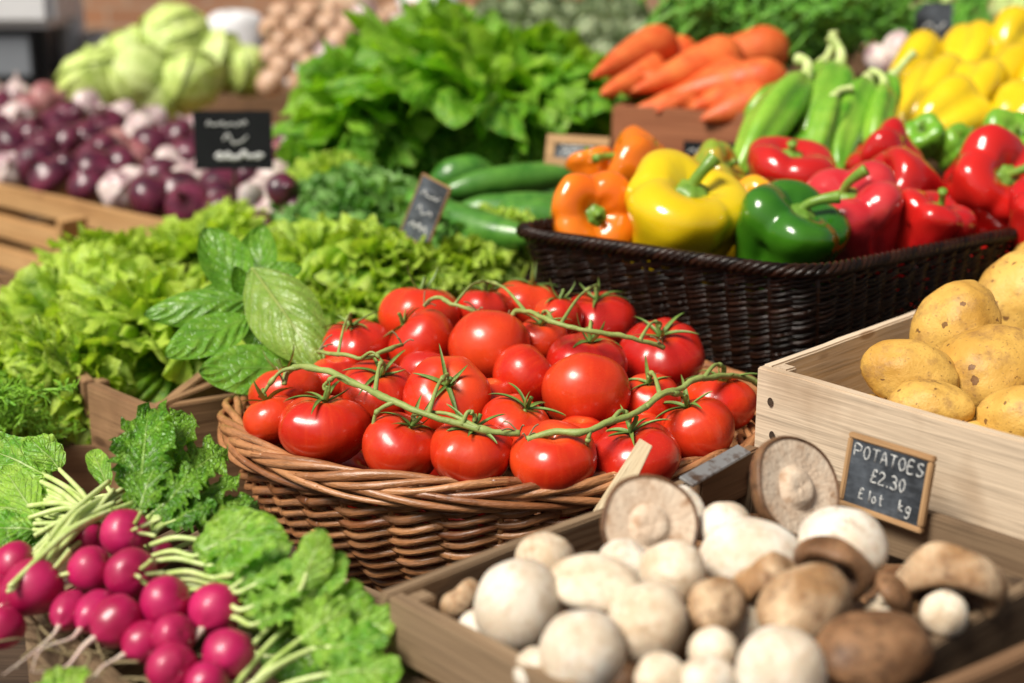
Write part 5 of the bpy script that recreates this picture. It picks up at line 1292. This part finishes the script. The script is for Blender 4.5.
# dim produce under the pine crate, seen at the left edge
for i, (px, py, Y, w) in enumerate([(0, 300, 1.62, 44), (12, 335, 1.55, 40), (-8, 352, 1.52, 44), (22, 368, 1.48, 36), (-14, 322, 1.58, 40), (24, 318, 1.62, 34), (8, 385, 1.42, 36)]):
    p = P(px, py, Y); s = px2m(w, p)/.056
    me = [m for m, t_ in OM if t_ == ('onion_rose' if i < 7 and i % 3 else 'onion')][i % 2]
    tag(link('onion', me, None, p, aim((.5, -.8, .4), i), (s, s, s)), 'rosy onion in the low dim pile at the left edge' if i < 7 else 'dark onion seen through the gap below the pine crate', 'onion', 'onions at the left edge' if i < 7 else 'onions under the pine crate')
crate('low box of rosy onions at the left edge', [(-0.95, 1.36), (-0.50, 1.36), (-0.50, 1.75), (-0.95, 1.75)], CZ-.40, 0.0+.098, 1, M['wood_brown'], T=.01)

# ------------------------------------------------------------------ cabbages, artichokes, shallots, leeks
def cabbage_mesh(seed):
    rr = random.Random(seed); mb = MB(); Rb = .07
    for L_ in range(9):
        ax = V((rr.gauss(0, 1), rr.gauss(0, 1), rr.gauss(0.3, .8))).normalized() if L_ else V((0, 0, 1)); m = aim(ax, rr.uniform(0, 6)).to_matrix(); vs = []; uv = []
        nu, nv = 14, 26; span = math.pi if L_ == 0 else rr.uniform(.9, 1.25)
        for i in range(nu):
            t = i/(nu-1)*span
            for j in range(nv):
                a = 2*math.pi*j/(nv-1); lift = (0 if L_ == 0 else .0025+.0012*L_+.005*(i/(nu-1))**6)
                q = Rb*(1+.05*mnoise.noise(V((a, t*2, L_+seed))))+lift+a*0+.0018*math.sin(a*9)*(i/(nu-1))**3
                vs.append(m @ V((q*math.sin(t)*math.cos(a), q*math.sin(t)*math.sin(a), q*math.cos(t)*.92))); uv.append((i/(nu-1), (j/(nv-1))))
        mb.add(vs, grid_faces(nu, nv), uv, rr.random()*.8)
    return mb.mesh('cabbage', M['cabbage'])
CB = [cabbage_mesh(s) for s in range(2)]
for i, (px, py, w, lb) in enumerate([(175, 40, 62, 'topmost pale green cabbage'), (133, 52, 46, 'cabbage left of the topmost one'), (95, 82, 62, 'cabbage at the left foot of the heap'), (138, 78, 56, 'cabbage in the middle of the heap'), (192, 78, 50, 'cabbage right of the middle, low'), (222, 60, 52, 'cabbage at the upper right of the heap'), (245, 68, 46, 'darker cabbage at the right end'), (160, 98, 44, 'cabbage low in front of the heap'), (110, 62, 40, 'small cabbage at the back left')]):
    p = P(px, py+2, 2.72+(-.1 if py > 70 else .05)); s = px2m(w, p)/.15
    tag(link('cabbage', CB[i % 2], None, p, (i*1.1, i*.7, i), (s*1.12, s*1.12, s*1.12)), lb, 'cabbage', 'pale cabbages at the back left')
def artichoke_mesh(seed):
    mb = MB(); n_ = 70
    for i in range(n_):
        q = i/n_; a = i*2.39996; el = -1.0+q*2.45; ax = V((math.cos(a)*math.cos(el), math.sin(a)*math.cos(el), math.sin(el))); up = V((0, 0, 1)); tdir = (up-ax*ax.dot(up)).normalized() if abs(ax.z) < .99 else V((1, 0, 0))
        vs, fs, uv = sheet(.03, .03, sh_ovate, nu=6, nv=5, curl=-.35, cup=-.5)
        fr = frame(tdir*1+ax*.35, ax); mb.add(xform(vs, fr, ax*.030-tdir*.010), fs, uv, .5)
    lathe(mb, [(0, -.03), (.02, -.026), (.032, 0), (.025, .03), (.005, .042), (0, .042)], None, 8, 16)
    tube(mb, [(0, 0, -.025), (0, 0, -.045), (0, 0, -.065)], .008, 8)
    return mb.mesh('artichoke', M['artichoke'])
AM = [artichoke_mesh(1)]
for i in range(22):
    row = i//8; px = 492+(i % 8)*27+(row % 2)*12+rnd.uniform(-4, 4); py = 58-row*20+rnd.uniform(-3, 3); p = P(px, py, 2.58+row*.07)
    s = rnd.uniform(.95, 1.15)
    tag(link('artichoke', AM[0], None, p, aim((rnd.uniform(-1, 1), -1, rnd.uniform(0, 1)), i), (s, s, s)), 'grey green artichoke in the heap at the back', 'artichoke', 'artichokes heaped at the back')
BM_ = []
for s in range(2):
    me = onion_mesh(s+5, .95); me.materials.append(M['onion_brown']); BM_.append(me)
    me = onion_mesh(s+7, .95); me.materials.append(M['onion_pale']); BM_.append(me)
for row in range(6):
    for i in range(9):
        px = 272+i*26+(row % 2)*12+rnd.uniform(-4, 4); py = 80-row*13+rnd.uniform(-3, 3); p = P(px, py, 2.62+row*.06); s = rnd.uniform(.8, 1.05); pale = rnd.random() < .3
        tag(link('shallot', BM_[1 if pale else 0] if i % 2 else BM_[3 if pale else 2], None, p, aim((rnd.uniform(-1, 1), -.6, rnd.uniform(.1, 1)), i), (s, s, s)), 'whitish shallot in the beige heap behind the big lettuces' if pale else 'beige brown shallot in the heap behind the big lettuces', 'shallot', 'pale shallots at the back' if pale else 'brown shallots at the back')
# celery / leek stalks at the top right
for i in range(9):
    a = P(880+i*22+rnd.uniform(-6, 6), 58+rnd.uniform(-4, 8), 2.22); b = P(930+i*16+rnd.uniform(-8, 8), -14+rnd.uniform(-10, 8), 2.45)
    sm = MB(); dd_ = (b-a)
    for k in range(5):
        o_ = V((rnd.uniform(-.012, .012), rnd.uniform(-.01, .01), rnd.uniform(-.008, .008)))
        p, r = smooth_path([a+o_*.4, a+dd_*.5+o_, b+o_*2.5], 6, [.008, .007, .004]); tube(sm, p, r, 8, rnd.random())
    o = sm.build('celery_bunch', M['rad_stalk']); tag(o, 'pale ribbed celery bunch at the top right corner', 'celery', 'celery bunches at the back right')
mb = MB()
for i in range(16):
    x = rnd.uniform(890, 1040); spray(mb, P(x, 60, 2.2), P(x+rnd.uniform(-30, 30), rnd.uniform(-10, 30), 2.35), .04, 10, .002, 500+i)
tag(mb.build('celery_leaves', M['dill_dark']), 'dark leafy tops among the celery at the back right', 'celery leaves')
me = onion_mesh(20, .8, .0); me.materials.append(M['onion_pale'])
for i, (px, py) in enumerate([(880, 62), (910, 66), (896, 50)]):
    tag(link('garlic_bulb', me, None, P(px, py, 2.0), (i, 1, i), (1, 1, 1)), 'pale bulb below the blue grey sign at the back right', 'garlic', 'pale bulbs under the blue grey sign')

# ------------------------------------------------------------------ chalk signs
GLY = {'P': [[(0, 0), (0, 1), (.5, .97), (.62, .75), (.5, .52), (0, .48)]], 'O': [[(.32, 1), (.08, .8), (.02, .45), (.15, .1), (.36, 0), (.58, .2), (.64, .6), (.5, .92), (.32, 1)]],
 'T': [[(0, 1), (.7, .97)], [(.36, .98), (.34, 0)]], 'A': [[(0, 0), (.33, 1), (.66, 0)], [(.14, .38), (.54, .36)]], 'E': [[(.55, 1), (.04, .98), (0, 0), (.58, .02)], [(.02, .52), (.45, .53)]],
 'S': [[(.56, .9), (.35, 1), (.08, .86), (.1, .62), (.45, .46), (.6, .24), (.42, .02), (.15, 0), (.0, .14)]], '2': [[(.02, .78), (.2, 1), (.48, .92), (.5, .66), (.02, .04), (.58, .02)]],
 '3': [[(.04, .92), (.3, 1), (.52, .8), (.42, .57), (.2, .52), (.48, .44), (.56, .18), (.3, 0), (.02, .1)]], '0': [[(.3, 1), (.06, .75), (.04, .3), (.28, 0), (.52, .3), (.5, .75), (.3, 1)]],
 '.': [[(.08, 0), (.14, .03)]], '£': [[(.58, .82), (.42, 1), (.22, .85), (.24, .4), (.1, .04), (.62, .05)], [(.05, .48), (.48, .5)]], 'l': [[(.1, 1), (.1, 0)]], 'o': [[(.25, .6), (.05, .4), (.1, .05), (.35, 0), (.48, .3), (.25, .6)]],
 't': [[(.2, .95), (.2, .1), (.4, 0)], [(0, .62), (.42, .64)]], 'k': [[(.05, 1), (.05, 0)], [(.42, .6), (.06, .3), (.45, 0)]], 'g': [[(.45, .55), (.2, .62), (.05, .35), (.2, .08), (.45, .2), (.46, .6), (.44, -.2), (.2, -.38), (.02, -.25)]], ' ': []}
def write(mb, text, x, z, h, sp=0.78, y=-0.0, r=0.0006, slope=0.0, jit=0.03):
    rr = random.Random(len(text)*7+1); cx = x
    for ch in text:
        for st_ in GLY[ch]:
            pts = [V((cx+(a+rr.uniform(-jit, jit))*h*.9, y, z+(b+rr.uniform(-jit, jit))*h+slope*(cx-x))) for a, b in st_]
            if len(pts) > 2: pts = smooth_path(pts, 4)
            tube(mb, pts, r, 5, .5)
        cx += h*(sp if ch not in '.l ' else sp*.5)
def scribble(mb, x, z, w, h, y, r, seed=0):
    rr = random.Random(seed); n_ = int(w/h*2.2)
    pts = [V((x+w*i/n_, y, z+h*rr.uniform(0, 1)*(1 if i % 2 else .3))) for i in range(n_+1)]
    tube(mb, smooth_path(pts, 4), r, 5, .5)
def sign(name, label, TL_, xdir, W, H, lean=0.2, slate='slate', fr=None, frw=0.004, T=0.004, text=None, rollz=0.0, group=None, stick=False):
    """board hanging down from its top left corner TL_, facing local -Y"""
    x = V(xdir).normalized(); back = x.cross(V((0, 0, 1)))*-1
    z = (V((0, 0, 1))*math.cos(lean)+back*math.sin(lean)); z = (z-x*z.dot(x)).normalized(); y = z.cross(x)
    m = Matrix((x, y, z)).transposed()
    root = empty(name, TL_-z*H, m.to_euler()); tag(root, label, 'sign', group)
    mb = MB()
    bm = bmesh.new(); bmesh.ops.create_cube(bm, size=1); bmesh.ops.scale(bm, vec=(W-.002, T*.6, H-.002), verts=bm.verts); bmesh.ops.translate(bm, vec=(W/2, 0, H/2), verts=bm.verts)
    me = bpy.data.meshes.new('board'); bm.to_mesh(me); bm.free(); me.materials.append(M[slate]); link('board', me, root)
    if fr:
        for nm, L, cx, cz, rot in (('f', W, W/2, H-frw/2, 0), ('f', W, W/2, frw/2, 0), ('f', H-2*frw, frw/2, H/2, 1), ('f', H-2*frw, W-frw/2, H/2, 1)):
            o = link('frame_rail', board_mesh(L, frw, T*1.4, M[fr], nseed(), .0008, .0002), root, (cx, 0, cz), (0, R(-90) if rot else 0, 0))
    tm = MB(); text(tm, W, H, -T*.3-.0001)
    if tm.v: tm.build('chalk_writing', M['chalk'], root)
    if stick:
        sb = MB(); tube(sb, [(W/2, T*.6, H*.5), (W/2, T*.6, 0), (W/2, T*.6, -.07)], .0025, 8); sb.build('stake', M['wood_dark'], root)
    return root
def solve(p0, dr, px):
    lo, hi = 0.0, .5
    for _ in range(40):
        m_ = (lo+hi)/2; q = p0+dr*m_; dep = q.y*math.cos(PITCH)-(q.z-CZ)*math.sin(PITCH)
        if 512+F_PX*q.x/dep < px: lo = m_
        else: hi = m_
    return lo
p0 = P(851, 431, .845); W_ = solve(p0, Fd, 936)
def tx(mb, W, H, y):
    h = H*.155
    write(mb, 'POTATOES', W*.10, H*.70, H*.165, .84*W/8/(H*.165), y, .00045)
    write(mb, '£2.30', W*.33, H*.43, H*.17, .74, y, .0005)
    write(mb, '£ lot', W*.22, H*.17, H*.14, .78, y, .00045); write(mb, 'kg', W*.70, H*.18, H*.15, .72, y, .00045)
sign('chalk_sign', 'small framed slate sign reading POTATOES 2.30 against the pale crate', p0, Fd, W_, .0475, .16, 'slate', 'wood_frame', .0036, .0035, tx)
def tx2(mb, W, H, y):
    scribble(mb, W*.18, H*.74, W*.5, H*.08, y, .0012, 1); scribble(mb, W*.38, H*.45, W*.3, H*.16, y, .0014, 2); scribble(mb, W*.28, H*.20, W*.6, H*.14, y, .0028, 3); scribble(mb, W*.30, H*.18, W*.55, H*.14, y, .0024, 4)
p0 = P(192, 110, 1.86)
sign('chalk_sign', 'black chalkboard sign standing in the purple onion heap', p0, (1, 0.02, 0), px2m(80, p0), px2m(60, p0), .1, 'slate_black', None, .003, .004, tx2, stick=True)
def tx3(mb, W, H, y):
    scribble(mb, W*.2, H*.7, W*.6, H*.1, y, .0008, 1); scribble(mb, W*.25, H*.45, W*.5, H*.1, y, .0008, 2); scribble(mb, W*.2, H*.18, W*.6, H*.12, y, .0011, 5)
p0 = P(402, 168, 1.50)
sg = sign('chalk_sign', 'tilted grey blue chalk sign leaning between the kale and the cucumbers', p0, (.82, -.55, .12), px2m(40, p0), px2m(66, p0), .25, 'slate', 'wood_frame', .002, .003, tx3)
sg.rotation_euler = (sg.rotation_euler.to_matrix() @ Matrix.Rotation(R(24), 3, 'Y')).to_euler()
p0 = P(548, 134, 1.74)
def tx4(mb, W, H, y): scribble(mb, W*.25, H*.35, W*.5, H*.3, y, .0014, 3); scribble(mb, W*.25, H*.6, W*.5, H*.12, y, .0010, 6)
sign('chalk_sign', 'small slate sign in a thick light wood frame behind the cucumbers', p0, (1, -.28, -.03), px2m(64, p0), px2m(32, p0), .3, 'slate', 'wood_frame', .011, .006, tx4, stick=True)
p0 = P(683, 140, 1.72)
sign('chalk_sign', 'dark unframed sign below the terracotta carrot crate', p0, (1, -.1, -.04), px2m(60, p0), px2m(26, p0), .3, 'slate_black', None, .003, .004, lambda mb, W, H, y: scribble(mb, W*.1, H*.5, W*.7, H*.3, y, .0008, 3), stick=True)
p0 = P(915, 2, 2.06)
sign('chalk_sign', 'blue grey sign standing at the back right below the celery', p0, (1, -.1, 0), px2m(38, p0), px2m(48, p0), .1, 'slate', None, .003, .004, lambda mb, W, H, y: scribble(mb, W*.2, H*.4, W*.6, H*.3, y, .0014, 3), stick=True)

# ------------------------------------------------------------------ surroundings
def plane(name, c, sx, sy, mat, rot=(0, 0, 0)):
    mb = MB(); mb.add([(-sx, -sy, 0), (sx, -sy, 0), (sx, sy, 0), (-sx, sy, 0)], [(0, 1, 2, 3)]); o = mb.build(name, mat, None, False, c); o.rotation_euler = rot; return o
t = NT('market_floor'); o_ = t.raw(); nz = t.noise(o_, 1.5, 5); br_ = t.node('ShaderNodeTexBrick', {'Vector': o_, 'Scale': 2.0, 'Color1': (.16, .14, .12, 1), 'Color2': (.11, .10, .09, 1), 'Mortar': (.05, .045, .04, 1)}).outputs[0]
mfl = t.set(t.mix(.4, br_, t.mix(nz, (.07, .06, .05), (.2, .17, .14))), .8, t.bump(nz, .01))
tag(plane('floor', (0, 20, 0), 60, 60, mfl), kind='structure')
t = NT('brick_wall'); o_ = t.raw(); br_ = t.node('ShaderNodeTexBrick', {'Vector': t.node('ShaderNodeMapping', {'Vector': o_, 'Scale': (1, 1, 1)}).outputs[0], 'Scale': 3.0, 'Color1': (.42, .17, .08, 1), 'Color2': (.30, .12, .06, 1), 'Mortar': (.40, .30, .22, 1), 'Mortar Size': .02}).outputs[0]
nz = t.noise(o_, 1.2, 4); mbw = t.set(t.mix(t.mr(nz, .4, .7, 0, .6), br_, (.50, .30, .17)), .85)
wl = plane('brick_wall', (0, 6.0, 2.0), 9, 2.2, mbw, (R(90), 0, 0)); tag(wl, 'warm brown brick wall far behind the stall', 'wall')
# simple things behind the stall at the top left
def box(parent, name, c, s, mat, bev=.01):
    bm = bmesh.new(); bmesh.ops.create_cube(bm, size=1); bmesh.ops.scale(bm, vec=s, verts=bm.verts); bmesh.ops.bevel(bm, geom=list(bm.edges), offset=min(bev, min(s)*.3), segments=2, affect='EDGES')
    me = bpy.data.meshes.new(name); bm.to_mesh(me); bm.free(); me.materials.append(mat); return link(name, me, parent, c)
def plainmat(name, c, rough=.5, **kw):
    t = NT(name); o_ = t.obj(); return t.set(t.mix(t.noise(o_, 6, 3), [x*.75 for x in c], c), rough, **kw)
m_blk = plainmat('black_enamel', (.012, .012, .014), .3); m_wht = plainmat('white_paint', (.88, .88, .90), .5); m_gry = plainmat('grey_card', (.42, .40, .38), .7); m_tan = plainmat('tan_sack', (.60, .42, .28), .9)
p = P(18, 26, 3.4); rt = empty('weighing_scale', (p.x, p.y, TZ)); tag(rt, 'tall black weighing scale with a white top at the top left', 'scale'); hz = p.z-(TZ)
box(rt, 'body', (0, 0, hz*.5), (.16, .14, hz+.08), m_blk, .02); box(rt, 'pan', (-.01, 0, hz+.10), (.26, .22, .20), m_wht, .02); box(rt, 'display', (0, -.075, hz*.8), (.10, .012, .09), plainmat('display_grey', (.25, .27, .3), .3), .003)
p = P(30, 100, 2.7); rt = empty('paper_bag_pile', (p.x, p.y, p.z-.02)); tag(rt, 'stack of white paper bags left of the cabbages', 'paper bags')
for k in range(4): o = box(rt, 'paper_bag', (.004*k, .003*k, .008*k), (.20-.01*k, .15, .006), m_wht, .002); o.rotation_euler.z = .1*k-.15
crate('dark crate under the paper bags', [(p.x-.2, p.y-.12), (p.x+.14, p.y-.12), (p.x+.14, p.y+.14), (p.x-.2, p.y+.14)], p.z-.03, p.z-.03-TZ, 3, M['wood_dark'], T=.012)
def sack(px, py, Y, w, h, mat, label):
    p = P(px, py, Y); mb = MB(); W = px2m(w, p)/2; H = px2m(h, p)
    lathe(mb, [(0, -.5), (.8, -.5), (1, -.3), (.95, 0), (.85, .3), (.6, .46), (0, .5)], lambda t, a, r, z: (W*r*(1+.12*mnoise.noise(V((math.cos(a)*2+px, math.sin(a)*2, z*3)))), H*z*(1+.05*math.sin(5*a))), 16, 30)
    tag(mb.build('produce_sack', mat, None, True, p), label, 'sack')
sack(236, 42, 3.3, 70, 60, m_wht, 'white sack standing behind the cabbages'); sack(312, 38, 3.2, 40, 70, m_tan, 'tan sack left of the shallot heap')
sack(70, 26, 3.5, 30, 90, m_wht, 'pale sack right of the weighing scale'); sack(100, 62, 3.45, 50, 60, m_gry, 'grey brown sack behind the cabbages'); sack(278, 40, 3.3, 34, 50, m_blk, 'black sack between the white and tan ones')
sack(350, 20, 3.4, 60, 60, m_tan, 'tan sack behind the shallots'); sack(430, 8, 3.4, 70, 40, m_wht, 'pale sack behind the artichokes'); sack(300, 75, 3.0, 34, 22, m_wht, 'small white parcel right of the cabbages')
# back bench the sacks stand on
p = P(200, 70, 3.3)
bn = empty('back_bench', (0, 3.4, 0)); tag(bn, 'plain brown bench behind the stall carrying sacks', 'bench')
slab(bn, 'top', -2.2, 2.2, 3.57, 3.95, 1.02, 1.06, M['wood_brown'])
for x in (-2.1, 2.1): slab(bn, 'leg', x-.04, x+.04, 3.62, 3.90, 0, 1.02, M['wood_brown'])
# no awning is built over the stall; nothing unseen shades the back
# ------------------------------------------------------------------ light and camera
w = bpy.data.worlds.new('World'); scene.world = w; w.use_nodes = True; nt = w.node_tree
bg = nt.nodes['Background']; sky = nt.nodes.new('ShaderNodeTexSky'); sky.sky_type = 'NISHITA'; sky.sun_disc = False
SUN_EL, SUN_AZ = R(52), R(-32)      # azimuth from +Y towards +X of where the light comes from
ldir = V((math.sin(SUN_AZ_ := R(228))*math.cos(SUN_EL), math.cos(SUN_AZ_)*math.cos(SUN_EL), math.sin(SUN_EL)))
sky.sun_elevation = SUN_EL; sky.sun_rotation = SUN_AZ_
sky.air_density = 1.0; sky.dust_density = 3.0; sky.ozone_density = 1.0
hs_ = nt.nodes.new('ShaderNodeHueSaturation'); hs_.inputs['Saturation'].default_value = 0.35; nt.links.new(sky.outputs[0], hs_.inputs['Color']); nt.links.new(hs_.outputs[0], bg.inputs[0]); bg.inputs[1].default_value = 0.062
sd = bpy.data.lights.new('sun', 'SUN'); sd.energy = 5.0; sd.angle = R(24); sd.color = (1.0, .94, .83)
so = bpy.data.objects.new('sun', sd); COL.objects.link(so); so.rotation_euler = aim(ldir)
cam = bpy.data.cameras.new('camera'); cam.sensor_width = 36; cam.lens = 36*F_PX/1024; cam.clip_start = .05; cam.clip_end = 200
co = bpy.data.objects.new('camera', cam); COL.objects.link(co); co.location = (0, 0, CZ); co.rotation_euler = (R(90)-PITCH, 0, 0)
cam.dof.use_dof = True; cam.dof.focus_distance = 1.0; cam.dof.aperture_fstop = 3.9; cam.dof.aperture_blades = 9
scene.camera = co
scene.view_settings.view_transform = 'Standard'; scene.view_settings.look = 'None'; scene.view_settings.exposure = 0
scene.cycles.use_denoising = True; scene.cycles.max_bounces = 5; scene.cycles.diffuse_bounces = 2; scene.cycles.transmission_bounces = 3
